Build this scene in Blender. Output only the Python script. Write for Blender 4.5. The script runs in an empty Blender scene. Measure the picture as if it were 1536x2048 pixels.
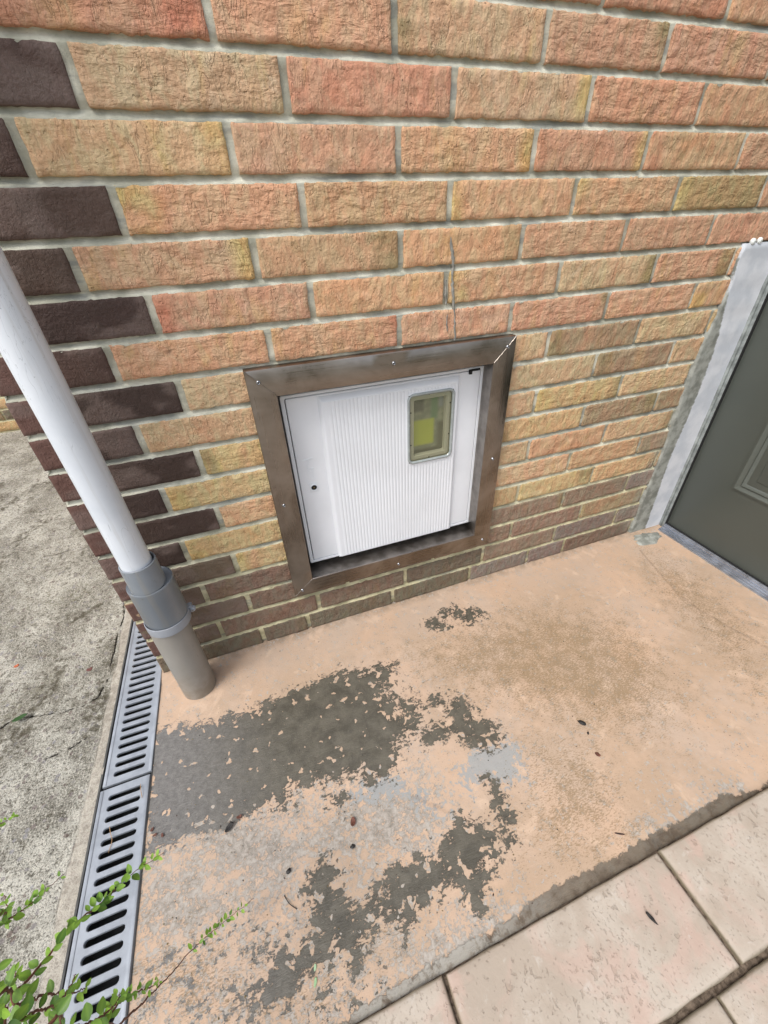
import bpy, math, random
import numpy as np
from mathutils import Matrix, Vector

random.seed(7)
rng = np.random.default_rng(7)
scene = bpy.context.scene
COL = scene.collection
R = math.radians

# ------------------------------------------------------------------ camera
cam_data = bpy.data.cameras.new("camera")
cam = bpy.data.objects.new("camera", cam_data)
COL.objects.link(cam)
scene.camera = cam
yaw, pitch, roll = 0.31983, -0.61095, -0.04731
fw = Vector((math.sin(yaw)*math.cos(pitch), math.cos(yaw)*math.cos(pitch), math.sin(pitch)))
rt = Vector((math.cos(yaw), -math.sin(yaw), 0))
up = rt.cross(fw)
r2 = rt*math.cos(roll) + up*math.sin(roll)
u2 = -rt*math.sin(roll) + up*math.cos(roll)
M = Matrix((( r2.x, u2.x, -fw.x, 0.11587), (r2.y, u2.y, -fw.y, -0.89649), (r2.z, u2.z, -fw.z, 1.05107), (0, 0, 0, 1)))
cam.matrix_world = M
cam_data.sensor_fit = 'VERTICAL'
cam_data.sensor_height = 24.0
cam_data.lens = 812.85/2048*24.0
cam_data.clip_start = 0.01
cam_data.clip_end = 500

# ------------------------------------------------------------------ world, sun
SUN_EL, SUN_AZ = 58.0, 240.0      # sun behind the viewer, from the left
world = bpy.data.worlds.new("World")
scene.world = world
world.use_nodes = True
wn = world.node_tree
for n in list(wn.nodes): wn.nodes.remove(n)
wo = wn.nodes.new('ShaderNodeOutputWorld'); wb = wn.nodes.new('ShaderNodeBackground')
sky = wn.nodes.new('ShaderNodeTexSky'); sky.sky_type = 'NISHITA'; sky.sun_disc = False
sky.sun_elevation = R(SUN_EL); sky.sun_rotation = R(SUN_AZ)
sky.air_density = 1.0; sky.dust_density = 3.0
hs = wn.nodes.new('ShaderNodeHueSaturation'); hs.inputs['Saturation'].default_value = 0.50
wn.links.new(sky.outputs[0], hs.inputs['Color']); wn.links.new(hs.outputs[0], wb.inputs['Color'])
wb.inputs['Strength'].default_value = 0.15
wn.links.new(wb.outputs[0], wo.inputs['Surface'])
sd = bpy.data.lights.new("sun", 'SUN'); sd.energy = 1.05; sd.angle = R(18); sd.color = (1.0, 0.98, 0.95)
sun = bpy.data.objects.new("sun", sd); COL.objects.link(sun)
az = R(SUN_AZ)
sdir = Vector((math.sin(az)*math.cos(R(SUN_EL)), math.cos(az)*math.cos(R(SUN_EL)), math.sin(R(SUN_EL))))
sun.rotation_euler = sdir.to_track_quat('Z', 'Y').to_euler()
vs = scene.view_settings
vs.view_transform = 'Standard'; vs.look = 'None'; vs.gamma = 1.0; vs.use_curve_mapping = False
vs.exposure = 0.80

# ------------------------------------------------------------------ helpers
def srgb(r, g, b, k=1.0):
    f = lambda c: (c/255/12.92 if c/255 <= .04045 else ((c/255+.055)/1.055)**2.4)*k
    return (f(r), f(g), f(b), 1.0)

def noise3(P, seed=0):
    P = np.asarray(P, float); I = np.floor(P).astype(np.int64); F = P - I
    U = F*F*F*(F*(F*6-15)+10)
    def h(ix, iy, iz):
        n = (ix*374761393 + iy*668265263 + iz*2147483647 + seed*1274126177) & 0xffffffff
        n = ((n ^ (n >> 13))*1274126177) & 0xffffffff
        n = n ^ (n >> 16)
        return (n & 0xffff)/32767.5 - 1
    r = 0
    for dx in (0, 1):
        for dy in (0, 1):
            for dz in (0, 1):
                w = (U[..., 0] if dx else 1-U[..., 0])*(U[..., 1] if dy else 1-U[..., 1])*(U[..., 2] if dz else 1-U[..., 2])
                r = r + w*h(I[..., 0]+dx, I[..., 1]+dy, I[..., 2]+dz)
    return r

def fbm(P, octs=4, seed=0, rough=.5):
    P = np.asarray(P, float); a = 1.; s = 0.; t = 0
    for o in range(octs):
        s = s + a*noise3(P*(2.03**o)+o*17.3, seed+o); t += a; a *= rough
    return s/t

def mesh_obj(name, verts, faces, mats, parent=None, mat_idx=None, smooth=False, attrs=None):
    me = bpy.data.meshes.new(name)
    me.from_pydata([tuple(v) for v in verts], [], [tuple(f) for f in faces])
    if not isinstance(mats, (list, tuple)): mats = [mats]
    for m in mats: me.materials.append(m)
    if mat_idx is not None: me.polygons.foreach_set('material_index', np.asarray(mat_idx, np.int32))
    if smooth: me.polygons.foreach_set('use_smooth', np.ones(len(me.polygons), bool))
    if attrs:
        for k, v in attrs.items():
            v = np.asarray(v, np.float32)
            if v.ndim == 1:
                a = me.attributes.new(k, 'FLOAT', 'POINT'); a.data.foreach_set('value', v)
            else:
                a = me.attributes.new(k, 'FLOAT_COLOR', 'POINT'); a.data.foreach_set('color', v.ravel())
    me.update()
    o = bpy.data.objects.new(name, me); COL.objects.link(o)
    if parent: o.parent = parent
    return o

class MB:
    """collects shapes, links them as ONE mesh"""
    def __init__(s): s.v = []; s.f = []; s.m = []; s.sm = []
    def add(s, V, F, mi=0, smooth=False):
        b = len(s.v); s.v += [tuple(v) for v in V]; s.f += [tuple(i+b for i in f) for f in F]
        s.m += [mi]*len(F); s.sm += [smooth]*len(F)
    def box(s, x0, x1, y0, y1, z0, z1, mi=0, bev=0):
        if bev <= 0:
            V = [(x, y, z) for x in (x0, x1) for y in (y0, y1) for z in (z0, z1)]
            s.add(V, [(0, 1, 3, 2), (4, 6, 7, 5), (0, 4, 5, 1), (2, 3, 7, 6), (0, 2, 6, 4), (1, 5, 7, 3)], mi); return
        import bmesh
        bm = bmesh.new(); bmesh.ops.create_cube(bm, size=1)
        for v in bm.verts: v.co = Vector(((x0+x1)/2+v.co.x*(x1-x0), (y0+y1)/2+v.co.y*(y1-y0), (z0+z1)/2+v.co.z*(z1-z0)))
        bmesh.ops.bevel(bm, geom=list(bm.edges), offset=bev, segments=2, affect='EDGES', profile=.5)
        bm.verts.index_update()
        s.add([v.co[:] for v in bm.verts], [[v.index for v in f.verts] for f in bm.faces], mi, False); bm.free()
    def ring(s, rings, mi=0, close=True, smooth=True, cap0=False, cap1=False):
        """rings: list of equal-length loops joined by quads"""
        n = len(rings[0]); V = [p for r in rings for p in r]; F = []
        for i in range(len(rings)-1):
            for j in range(n if close else n-1):
                a = i*n+j; b = i*n+(j+1) % n
                F.append((a, b, b+n, a+n))
        if cap0: F.append(tuple(range(n))[::-1])
        if cap1: F.append(tuple(range((len(rings)-1)*n, len(rings)*n)))
        s.add(V, F, mi, smooth)
    def lathe(s, c, prof, n=48, mi=0, axis='z', smooth=True):
        rings = []
        for r, h in prof:
            L = []
            for k in range(n):
                a = 2*math.pi*k/n; ca, sa = math.cos(a)*r, math.sin(a)*r
                if axis == 'z': L.append((c[0]+ca, c[1]+sa, c[2]+h))
                elif axis == 'y': L.append((c[0]+ca, c[1]+h, c[2]+sa))
                else: L.append((c[0]+h, c[1]+ca, c[2]+sa))
            rings.append(L)
        s.ring(rings, mi, True, smooth)
    def build(s, name, mats, parent=None, sharp=None):
        o = mesh_obj(name, s.v, s.f, mats, parent, s.m)
        o.data.polygons.foreach_set('use_smooth', np.array(s.sm, bool))
        if sharp is not None:
            try: o.data.set_sharp_from_angle(angle=R(sharp))
            except Exception: pass
        return o

def grid_faces(nx, ny):
    i, j = np.meshgrid(np.arange(nx-1), np.arange(ny-1), indexing='ij')
    a = (i*ny+j).ravel()
    return np.stack([a, a+ny, a+ny+1, a+1], -1)

def tag(o, label=None, cat=None, group=None, kind=None):
    if label: o['label'] = label
    if cat: o['category'] = cat
    if group: o['group'] = group
    if kind: o['kind'] = kind
    return o
def empty(name, loc=(0, 0, 0)):
    o = bpy.data.objects.new(name, None); o.location = loc; o.empty_display_size = .05; COL.objects.link(o); return o

# ---- node helpers
class NT:
    def __init__(s, name, rough=.7, metal=0., spec=.5, base=(.5, .5, .5, 1)):
        s.m = bpy.data.materials.new(name); s.m.use_nodes = True; s.t = s.m.node_tree
        s.b = s.t.nodes['Principled BSDF']; s.co = s.t.nodes.new('ShaderNodeTexCoord')
        s.set('Roughness', rough); s.set('Metallic', metal); s.set('Specular IOR Level', spec); s.set('Base Color', base)
    def set(s, k, v):
        if hasattr(v, 'is_linked') or isinstance(v, bpy.types.NodeSocket): s.t.links.new(v, s.b.inputs[k])
        else: s.b.inputs[k].default_value = v
    def n(s, t, ins=None, out=0, **kw):
        nd = s.t.nodes.new(t)
        for k, v in kw.items(): setattr(nd, k, v)
        for k, v in (ins or {}).items():
            if isinstance(v, bpy.types.NodeSocket): s.t.links.new(v, nd.inputs[k])
            else: nd.inputs[k].default_value = v
        return nd.outputs[out]
    def map(s, scale=(1, 1, 1), rot=(0, 0, 0), loc=(0, 0, 0)):
        return s.n('ShaderNodeMapping', {'Vector': s.co.outputs['Object'], 'Scale': scale, 'Rotation': rot, 'Location': loc})
    def noise(s, scale, detail=4, rough=.55, dist=0., vec=None, out=0):
        return s.n('ShaderNodeTexNoise', {'Vector': vec or s.co.outputs['Object'], 'Scale': scale, 'Detail': detail, 'Roughness': rough, 'Distortion': dist}, out)
    def vor(s, scale, vec=None, feature='F1', out=0, rnd=1.):
        return s.n('ShaderNodeTexVoronoi', {'Vector': vec or s.co.outputs['Object'], 'Scale': scale, 'Randomness': rnd}, out, feature=feature)
    def ramp(s, x, a, b, lo=0., hi=1., smooth=True):
        return s.n('ShaderNodeMapRange', {'Value': x, 'From Min': a, 'From Max': b, 'To Min': lo, 'To Max': hi}, interpolation_type='SMOOTHSTEP' if smooth else 'LINEAR')
    def math(s, op, a, b=0., c=0.):
        nd = s.t.nodes.new('ShaderNodeMath'); nd.operation = op
        for i, v in enumerate((a, b, c)):
            if isinstance(v, bpy.types.NodeSocket): s.t.links.new(v, nd.inputs[i])
            else: nd.inputs[i].default_value = v
        return nd.outputs[0]
    def mix(s, f, a, b, mode='MIX'):
        nd = s.t.nodes.new('ShaderNodeMix'); nd.data_type = 'RGBA'; nd.blend_type = mode
        for i, v in ((0, f), (6, a), (7, b)):
            if isinstance(v, bpy.types.NodeSocket): s.t.links.new(v, nd.inputs[i])
            else: nd.inputs[i].default_value = v
        return nd.outputs[2]
    def attr(s, name, out='Fac'):
        nd = s.t.nodes.new('ShaderNodeAttribute'); nd.attribute_name = name; return nd.outputs[out]
    def bump(s, h, strength=.5, dist=.002, normal=None):
        ins = {'Height': h, 'Strength': strength, 'Distance': dist}
        if normal is not None: ins['Normal'] = normal
        return s.n('ShaderNodeBump', ins)
# ------------------------------------------------------------------ materials
def mat_brick():
    k = NT('brick clay', .85, spec=.3)
    c = k.mix(.17, k.attr('Col', 'Color'), (.45, .35, .31, 1)); kind = k.attr('rough')
    c = k.mix(kind, k.attr('Col', 'Color'), c)
    n1 = k.noise(13, 4, .6, .8); n2 = k.noise(55, 6, .68, .8); n3 = k.noise(230, 3, .65); n4 = k.noise(24, 5, .6, .8, vec=k.map((1.6, 1, .8), loc=(5, 2, 1)))
    vband = k.noise(1, 4, .65, .7, vec=k.map((20, 3, 6)))
    # the face paint wanders between buff, pink and ochre
    tint = k.mix(k.ramp(n4, .40, .62), (1.07, .93, .86, 1), (1.02, 1.10, 1.02, 1))
    c1 = k.mix(k.math('MULTIPLY', kind, .85), c, k.mix(1, c, tint, 'MULTIPLY'))
    c1 = k.mix(k.math('MULTIPLY', k.ramp(vband, .54, .70, 0, .42), kind), c1, k.mix(1, c, (1.0, 1.04, .66, 1), 'MULTIPLY'))
    c1 = k.mix(k.math('MULTIPLY', k.ramp(n1, .55, .70, 0, .5), kind), c1, k.mix(1, c, (1.06, .78, .66, 1), 'MULTIPLY'))
    c1 = k.mix(k.math('MULTIPLY', k.ramp(n1, .42, .30, 0, .6), kind), c1, k.mix(1, c, (1.12, 1.18, 1.22, 1), 'MULTIPLY'))
    c1 = k.mix(k.ramp(n2, .44, .27, 0, .40), c1, k.mix(1, c, (.55, .48, .38, 1), 'MULTIPLY'))
    c1 = k.mix(k.ramp(n2, .54, .68, 0, .55), c1, k.mix(1, c, (1.22, 1.22, 1.24, 1), 'MULTIPLY'))
    c1 = k.mix(k.ramp(n3, .60, .70, 0, .5), c1, k.mix(1, c, (1.35, 1.35, 1.4, 1), 'MULTIPLY'))
    c1 = k.mix(k.ramp(n3, .40, .30, 0, .5), c1, k.mix(1, c, (.55, .48, .42, 1), 'MULTIPLY'))
    c1 = k.mix(k.ramp(k.noise(150, 2, .5), .735, .76, 0, .8), c1, (.06, .035, .025, 1))
    k.set('Base Color', c1)
    # pressed-leaf relief: soft dents, with short creases only here and there; offset and mix differ per brick
    sd_ = k.attr('seed')
    off = k.n('ShaderNodeCombineXYZ', {0: k.math('MULTIPLY', sd_, 3.1), 1: sd_, 2: k.math('MULTIPLY', sd_, 7.7)})
    def mp(scale, rot): 
        v = k.n('ShaderNodeMapping', {'Vector': k.co.outputs['Object'], 'Scale': scale, 'Rotation': rot})
        nd = k.t.nodes.new('ShaderNodeVectorMath'); nd.operation = 'ADD'; k.t.links.new(v, nd.inputs[0]); k.t.links.new(off, nd.inputs[1]); return nd.outputs[0]
    w1 = k.noise(44, 3, .5, .3, vec=mp((1.1, 1, .8), (0, R(30), 0)))
    w2 = k.noise(62, 4, .55, .5, vec=mp((.45, 1, 1.3), (0, R(-34), 0)))
    w3 = k.noise(56, 3, .5, .4, vec=mp((1.3, 1, .4), (0, R(22), 0)))
    gate = k.ramp(k.noise(17, 3, .5, 0, vec=mp((1, 1, 1), (0, 0, 0))), .44, .60)
    gate2 = k.ramp(k.n('ShaderNodeMath', {0: k.math('MULTIPLY', sd_, 5.37)}, operation='FRACT'), .2, .8, .1, 1.)
    cr1 = k.ramp(k.math('ABSOLUTE', k.math('SUBTRACT', w3, .52)), .035, .0)
    h = k.math('ADD', k.math('MULTIPLY', w1, 2.4), k.math('MULTIPLY', k.math('MULTIPLY', w2, gate2), 2.2))
    h = k.math('ADD', h, k.math('MULTIPLY', w3, 1.0))
    h = k.math('SUBTRACT', h, k.math('MULTIPLY', k.math('MULTIPLY', cr1, gate), .40))
    pit = k.math('MULTIPLY', k.ramp(k.noise(120, 2, .5), .66, .74), .7)
    h = k.math('SUBTRACT', h, pit)
    h = k.math('MULTIPLY', h, k.math('ADD', k.math('MULTIPLY', kind, .85), .15))
    h = k.math('ADD', h, k.math('ADD', k.math('MULTIPLY', n3, .50), k.math('MULTIPLY', n2, .9)))
    k.set('Normal', k.bump(h, .88, .0036))
    k.set('Roughness', k.math('ADD', .62, k.math('MULTIPLY', kind, .28)))
    return k.m
def mat_mortar():
    k = NT('mortar', .9, spec=.25)
    n = k.noise(14, 4, .6); f = k.noise(300, 3, .7)
    c = k.mix(k.ramp(n, .35, .65), srgb(158, 157, 140), srgb(208, 206, 188))
    low = k.ramp(k.n('ShaderNodeSeparateXYZ', {0: k.co.outputs['Object']}, 2), .15, .6)
    c = k.mix(low, k.mix(1, c, (1.0, .93, .72, 1), 'MULTIPLY'), c)
    grey = k.ramp(k.noise(5, 4, .6, vec=k.map((1, 1, 6))), .52, .62, 0, .55)
    c = k.mix(grey, c, srgb(120, 124, 122))
    c = k.mix(k.ramp(f, .38, .25, 0, .6), c, srgb(110, 104, 88))
    k.set('Base Color', c)
    k.set('Normal', k.bump(k.math('ADD', f, k.math('MULTIPLY', k.noise(70, 3), .8)), .55, .0016))
    return k.m
def mat_render():
    k = NT('painted render', .65)
    w = k.attr('white')
    n = k.noise(30, 4, .6)
    edge = k.ramp(k.math('ADD', w, k.math('MULTIPLY', k.math('SUBTRACT', k.noise(60, 5, .65), .5), .022)), -.003, .003)
    g = k.mix(k.ramp(n, .35, .65), srgb(118, 120, 112), srgb(158, 160, 152))
    c = k.mix(edge, g, k.mix(k.ramp(k.noise(12, 5), .4, .65), srgb(192, 197, 203), srgb(212, 215, 219)))
    k.set('Base Color', c)
    k.set('Normal', k.bump(k.noise(70, 5, .6), .35, .0015))
    return k.m
def mat_slab():
    k = NT('worn painted concrete', .7)
    D = .05
    wet = k.attr('wet'); grey = k.attr('grey'); blue = k.attr('blue'); dirt = k.attr('dirt')
    n1 = k.noise(28, 9, .68, .35); n2 = k.noise(85, 8, .7, .4); n3 = k.noise(230, 5, .65)
    S = lambda x, a: k.math('MULTIPLY', k.math('SUBTRACT', x, .5), a)
    strk = k.noise(1, 5, .7, .8, vec=k.map((38, 120, 1), (0, 0, R(-24))))
    jit = k.math('ADD', k.math('ADD', S(n1, .12), S(n2, .085)), k.math('ADD', S(n3, .03), S(strk, .09)))
    band = k.ramp(k.math('ADD', k.attr('band'), k.math('ADD', S(n1, .03), S(n2, .02))), -.0015, .0015)
    pep = k.ramp(k.math('ADD', k.noise(95, 3, .55, .4), k.math('MULTIPLY', wet, 2.6)), .60, .61)
    fw_ = k.math('MAXIMUM', k.ramp(k.math('ADD', wet, jit), -.0015, .0015), k.math('MULTIPLY', pep, .8))
    islands = k.ramp(k.math('SUBTRACT', k.noise(46, 3, .5, .3), k.math('MULTIPLY', wet, 1.3)), .575, .583)
    fw_ = k.math('MAXIMUM', k.math('MULTIPLY', fw_, k.math('SUBTRACT', 1., islands)), k.math('MULTIPLY', band, .9))
    # peach paint
    p = k.mix(k.ramp(k.noise(6, 5, .6), .35, .68), srgb(187, 156, 129), srgb(179, 156, 136))
    yy = k.n('ShaderNodeSeparateXYZ', {0: k.co.outputs['Object']}, 1)
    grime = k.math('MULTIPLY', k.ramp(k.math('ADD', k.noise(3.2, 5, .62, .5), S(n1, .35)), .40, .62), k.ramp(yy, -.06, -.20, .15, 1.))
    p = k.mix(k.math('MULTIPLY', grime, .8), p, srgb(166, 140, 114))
    p = k.mix(k.ramp(n2, .54, .72, 0, .45), p, srgb(176, 152, 130))
    p = k.mix(.16, p, srgb(176, 164, 148))
    p = k.mix(k.ramp(k.noise(18, 5, .6, .6), .56, .68, 0, .4), p, srgb(204, 178, 154))
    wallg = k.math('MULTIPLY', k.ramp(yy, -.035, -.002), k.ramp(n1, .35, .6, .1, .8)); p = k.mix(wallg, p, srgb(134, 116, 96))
    # concrete under the paint
    gc = k.mix(k.ramp(n2, .35, .65), srgb(118, 113, 104), srgb(168, 161, 151))
    gj = k.math('ADD', k.math('MULTIPLY', grey, 9.), k.math('ADD', S(n1, 2.6), k.math('ADD', S(n2, 4.6), S(n3, 2.6))))
    fg = k.ramp(gj, -.10, .10, 0, .92)
    bj = k.math('ADD', k.math('MULTIPLY', blue, 16.), k.math('ADD', S(n1, 2.), S(n2, 3.0)))
    fb = k.ramp(bj, -.1, .1, 0, .9)
    c = k.mix(fg, p, gc)
    c = k.mix(fb, c, srgb(146, 148, 146))
    # general pitting and green-brown dirt caught in the brush marks
    st = k.noise(1, 4, .6, .8, vec=k.map((150, 420, 1), (0, 0, R(-22))))
    dd = k.math('ADD', st, k.math('MULTIPLY', dirt, 1.3))
    fd = k.ramp(k.math('ADD', dd, S(n1, .5)), .54, .66, 0, .68)
    c = k.mix(fd, c, srgb(128, 106, 74))
    sp = k.ramp(k.math('ADD', k.noise(260, 3, .6), S(n1, .35)), .66, .70, 0, .75)
    c = k.mix(sp, c, srgb(120, 104, 90))
    big = k.ramp(k.vor(62, feature='F1'), .13, .09, 0, 1); gate = k.ramp(k.noise(11, 3), .52, .6)
    c = k.mix(k.math('MULTIPLY', k.math('MULTIPLY', big, gate), .5), c, srgb(96, 84, 70))
    # old trowel / crack lines
    ln = k.attr('line')
    c = k.mix(k.math('MULTIPLY', ln, k.ramp(n2, .4, .6, .2, .8)), c, srgb(112, 92, 74))
    wc = k.mix(k.ramp(n1, .3, .7), srgb(68, 64, 54), srgb(96, 91, 79))
    wx = k.ramp(k.n('ShaderNodeSeparateXYZ', {0: k.co.outputs['Object']}, 0), -.3, .05)
    wc = k.mix(wx, k.mix(k.ramp(n2, .35, .65), srgb(96, 93, 89), srgb(118, 115, 110)), wc)
    wc = k.mix(k.ramp(n3, .62, .7, 0, .35), wc, srgb(140, 132, 118))
    bx = k.ramp(k.n('ShaderNodeSeparateXYZ', {0: k.co.outputs['Object']}, 0), .50, .25, .08, 1.)
    bc = k.mix(k.math('MULTIPLY', bx, k.ramp(k.math('ADD', n1, S(n2, .6)), .36, .56)), k.mix(k.ramp(n1, .35, .6), srgb(66, 56, 43), srgb(98, 88, 73)), srgb(150, 146, 136))
    wc = k.mix(band, wc, bc)
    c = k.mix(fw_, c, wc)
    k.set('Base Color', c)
    k.set('Roughness', k.math('SUBTRACT', .78, k.math('MULTIPLY', fw_, .36)))
    comb = k.noise(1, 3, .6, 1.2, vec=k.map((60, 420, 1), (0, 0, R(24))))
    hh = k.math('ADD', k.math('MULTIPLY', n2, .5), k.math('MULTIPLY', n3, .4))
    hh = k.math('ADD', hh, k.math('MULTIPLY', comb, k.ramp(fw_, 0, 1, .25, .8)))
    hh = k.math('SUBTRACT', hh, k.math('MULTIPLY', fw_, 1.1)); hh = k.math('SUBTRACT', hh, k.math('MULTIPLY', ln, .8))
    hh = k.math('SUBTRACT', hh, k.math('MULTIPLY', fg, .2))
    k.set('Normal', k.bump(hh, .7, .0018))
    return k.m
def mat_drive():
    k = NT('weathered concrete', .92, spec=.25)
    n1 = k.noise(6, 6, .62); n2 = k.noise(60, 6, .7); n3 = k.noise(260, 3, .7)
    c = k.mix(k.ramp(n1, .36, .66), srgb(144, 140, 128), srgb(198, 194, 181))
    c = k.mix(k.ramp(n2, .5, .33, 0, .85), c, srgb(92, 86, 72))
    c = k.mix(k.ramp(n3, .53, .64, 0, .9), c, srgb(212, 207, 192))
    c = k.mix(k.ramp(n3, .46, .36, 0, .9), c, srgb(74, 70, 60))
    vc = k.vor(95, out=1); vd = k.vor(95)
    sep = k.n('ShaderNodeSeparateColor', {0: vc}, 0)
    peb = k.math('MULTIPLY', k.ramp(sep, .86, .87), k.ramp(vd, .55, .45))
    c = k.mix(k.math('MULTIPLY', peb, .7), c, k.mix(k.n('ShaderNodeSeparateColor', {0: vc}, 1), srgb(110, 92, 84), srgb(150, 148, 150)))
    dk = k.math('MULTIPLY', k.ramp(k.noise(4.5, 6, .68, .8, vec=k.map((1, .8, 1), loc=(2, 7, 0))), .52, .62), k.ramp(n2, .62, .44))
    c = k.mix(k.math('MULTIPLY', dk, .8), c, srgb(84, 78, 62))
    moss = k.math('MULTIPLY', k.ramp(k.noise(3.5, 5, .65), .53, .62), k.ramp(n2, .5, .6))
    c = k.mix(k.math('MULTIPLY', moss, .55), c, srgb(96, 92, 62))
    sm = k.attr('strip'); c = k.mix(k.math('MULTIPLY', sm, .75), c, k.mix(k.ramp(n2, .35, .65), srgb(150, 142, 130), srgb(172, 164, 150)))
    cr = k.attr('crack')
    crk = k.ramp(k.math('ADD', cr, k.math('MULTIPLY', k.math('SUBTRACT', n2, .5), .006)), .0026, .0008)
    c = k.mix(crk, c, srgb(44, 40, 32))
    k.set('Base Color', c)
    h = k.math('ADD', k.math('MULTIPLY', n2, 1.5), k.math('MULTIPLY', n3, .9))
    h = k.math('MULTIPLY', h, k.ramp(sm, 0, 1, 1, .35)); h = k.math('SUBTRACT', h, k.math('MULTIPLY', crk, 2.5))
    k.set('Normal', k.bump(h, 1., .0065))
    return k.m
def mat_tile():
    k = NT('cream stone paving', .8, spec=.3)
    n1 = k.noise(9, 5, .6, .4); n2 = k.noise(45, 6, .65, .5)
    v = k.map((1, .8, 1), (0, 0, R(30)))
    c = k.mix(k.ramp(n1, .38, .62), srgb(164, 151, 136), srgb(178, 167, 153))
    c = k.mix(k.ramp(k.noise(5, 4, .6, 1., vec=k.map((2, 2, 1), loc=(3, 1, 0))), .48, .66, 0, .45), c, srgb(186, 156, 142))
    pits = k.ramp(k.math('ADD', k.noise(85, 5, .62, .2, vec=v), k.math('MULTIPLY', k.math('SUBTRACT', k.noise(7, 3), .5), .35)), .62, .67)
    pits2 = k.ramp(k.math('ADD', k.noise(190, 3, .6, vec=v), k.math('MULTIPLY', k.math('SUBTRACT', n1, .5), .3)), .62, .66)
    pp = k.math('MAXIMUM', k.math('MULTIPLY', pits, .75), k.math('MULTIPLY', pits2, .6))
    c = k.mix(k.ramp(n2, .40, .28, 0, .35), c, srgb(150, 136, 122))
    c = k.mix(k.ramp(n2, .58, .72, 0, .4), c, srgb(192, 186, 176))
    c = k.mix(k.math('MULTIPLY', pp, .34), c, srgb(120, 102, 84))
    c = k.mix(k.attr('edge'), c, srgb(112, 102, 80))
    k.set('Base Color', c)
    k.set('Normal', k.bump(k.math('SUBTRACT', k.math('MULTIPLY', n2, .8), pp), .6, .0025))
    return k.m
def mat_joint():
    k = NT('dirty joint', .95, spec=.2)
    n = k.noise(90, 5, .65)
    c = k.mix(k.ramp(n, .35, .65), srgb(70, 60, 50), srgb(118, 104, 90))
    k.set('Base Color', c); k.set('Normal', k.bump(n, .8, .004)); return k.m
def plain(name, col, rough=.5, metal=0., spec=.5, nscale=0, namt=.2, bump=0, bscale=200, coat=0):
    k = NT(name, rough, metal, spec, col)
    if nscale:
        n = k.noise(nscale, 5, .6)
        d = tuple(c*(1-namt) for c in col[:3])+(1,); l = tuple(min(1, c*(1+namt)) for c in col[:3])+(1,)
        k.set('Base Color', k.mix(k.ramp(n, .35, .65), d, l))
        k.set('Roughness', k.ramp(n, .3, .7, max(0, rough-.1), min(1, rough+.1)))
    if bump: k.set('Normal', k.bump(k.noise(bscale, 4, .6), bump, .001))
    return k.m
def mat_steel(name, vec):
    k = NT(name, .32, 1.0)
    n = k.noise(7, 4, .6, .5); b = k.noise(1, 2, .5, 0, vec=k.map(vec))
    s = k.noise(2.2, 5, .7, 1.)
    c = k.mix(k.ramp(n, .3, .7), srgb(122, 113, 104), srgb(160, 152, 144))  # base darkened: reflection of dark surroundings put into the steel colour
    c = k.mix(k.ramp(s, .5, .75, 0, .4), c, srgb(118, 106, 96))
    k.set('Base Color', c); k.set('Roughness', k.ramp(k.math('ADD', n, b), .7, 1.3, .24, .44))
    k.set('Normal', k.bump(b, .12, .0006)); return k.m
def mat_pvc(name, a, b, rough=.35):
    k = NT(name, rough, spec=.45)
    n = k.noise(4, 5, .6, .6); sc = k.noise(1, 3, .6, 2.0, vec=k.map((22, 22, 4), (.2, .3, 0)))
    c = k.mix(k.ramp(n, .35, .68), a, b)
    scr = k.ramp(k.math('ABSOLUTE', k.math('SUBTRACT', sc, .5)), .004, .0015)
    c = k.mix(k.math('MULTIPLY', scr, k.ramp(n, .48, .58, 0, .6)), c, tuple(x*.45 for x in a[:3])+(1,))
    sp = k.ramp(k.noise(90, 3, .6), .70, .76, 0, .4); c = k.mix(sp, c, srgb(110, 104, 92))
    drt = k.math('MULTIPLY', k.ramp(k.n('ShaderNodeSeparateXYZ', {0: k.co.outputs['Object']}, 2), .16, .0), k.ramp(k.noise(22, 5, .65), .35, .6, .25, 1.)); c = k.mix(k.math('MULTIPLY', drt, .6), c, srgb(112, 98, 80))
    stk = k.math('MULTIPLY', k.ramp(k.noise(1, 4, .6, .4, vec=k.map((60, 60, 2.2))), .56, .70), .22); c = k.mix(stk, c, srgb(150, 140, 118))
    k.set('Base Color', c); k.set('Normal', k.bump(k.noise(60, 3), .05, .0005)); return k.m
def mat_leaf(name, a, b):
    k = NT(name, .45, spec=.4)
    c = k.mix(k.attr('tone'), a, b); k.set('Base Color', c)
    k.set('Transmission Weight', 0.0)
    tl = k.t.nodes.new('ShaderNodeBsdfTranslucent'); k.t.links.new(c, tl.inputs['Color'])
    mx = k.t.nodes.new('ShaderNodeMixShader'); mx.inputs[0].default_value = .3
    out = [n for n in k.t.nodes if n.type == 'OUTPUT_MATERIAL'][0]
    k.t.links.new(k.b.outputs[0], mx.inputs[1]); k.t.links.new(tl.outputs[0], mx.inputs[2]); k.t.links.new(mx.outputs[0], out.inputs[0])
    return k.m

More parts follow.
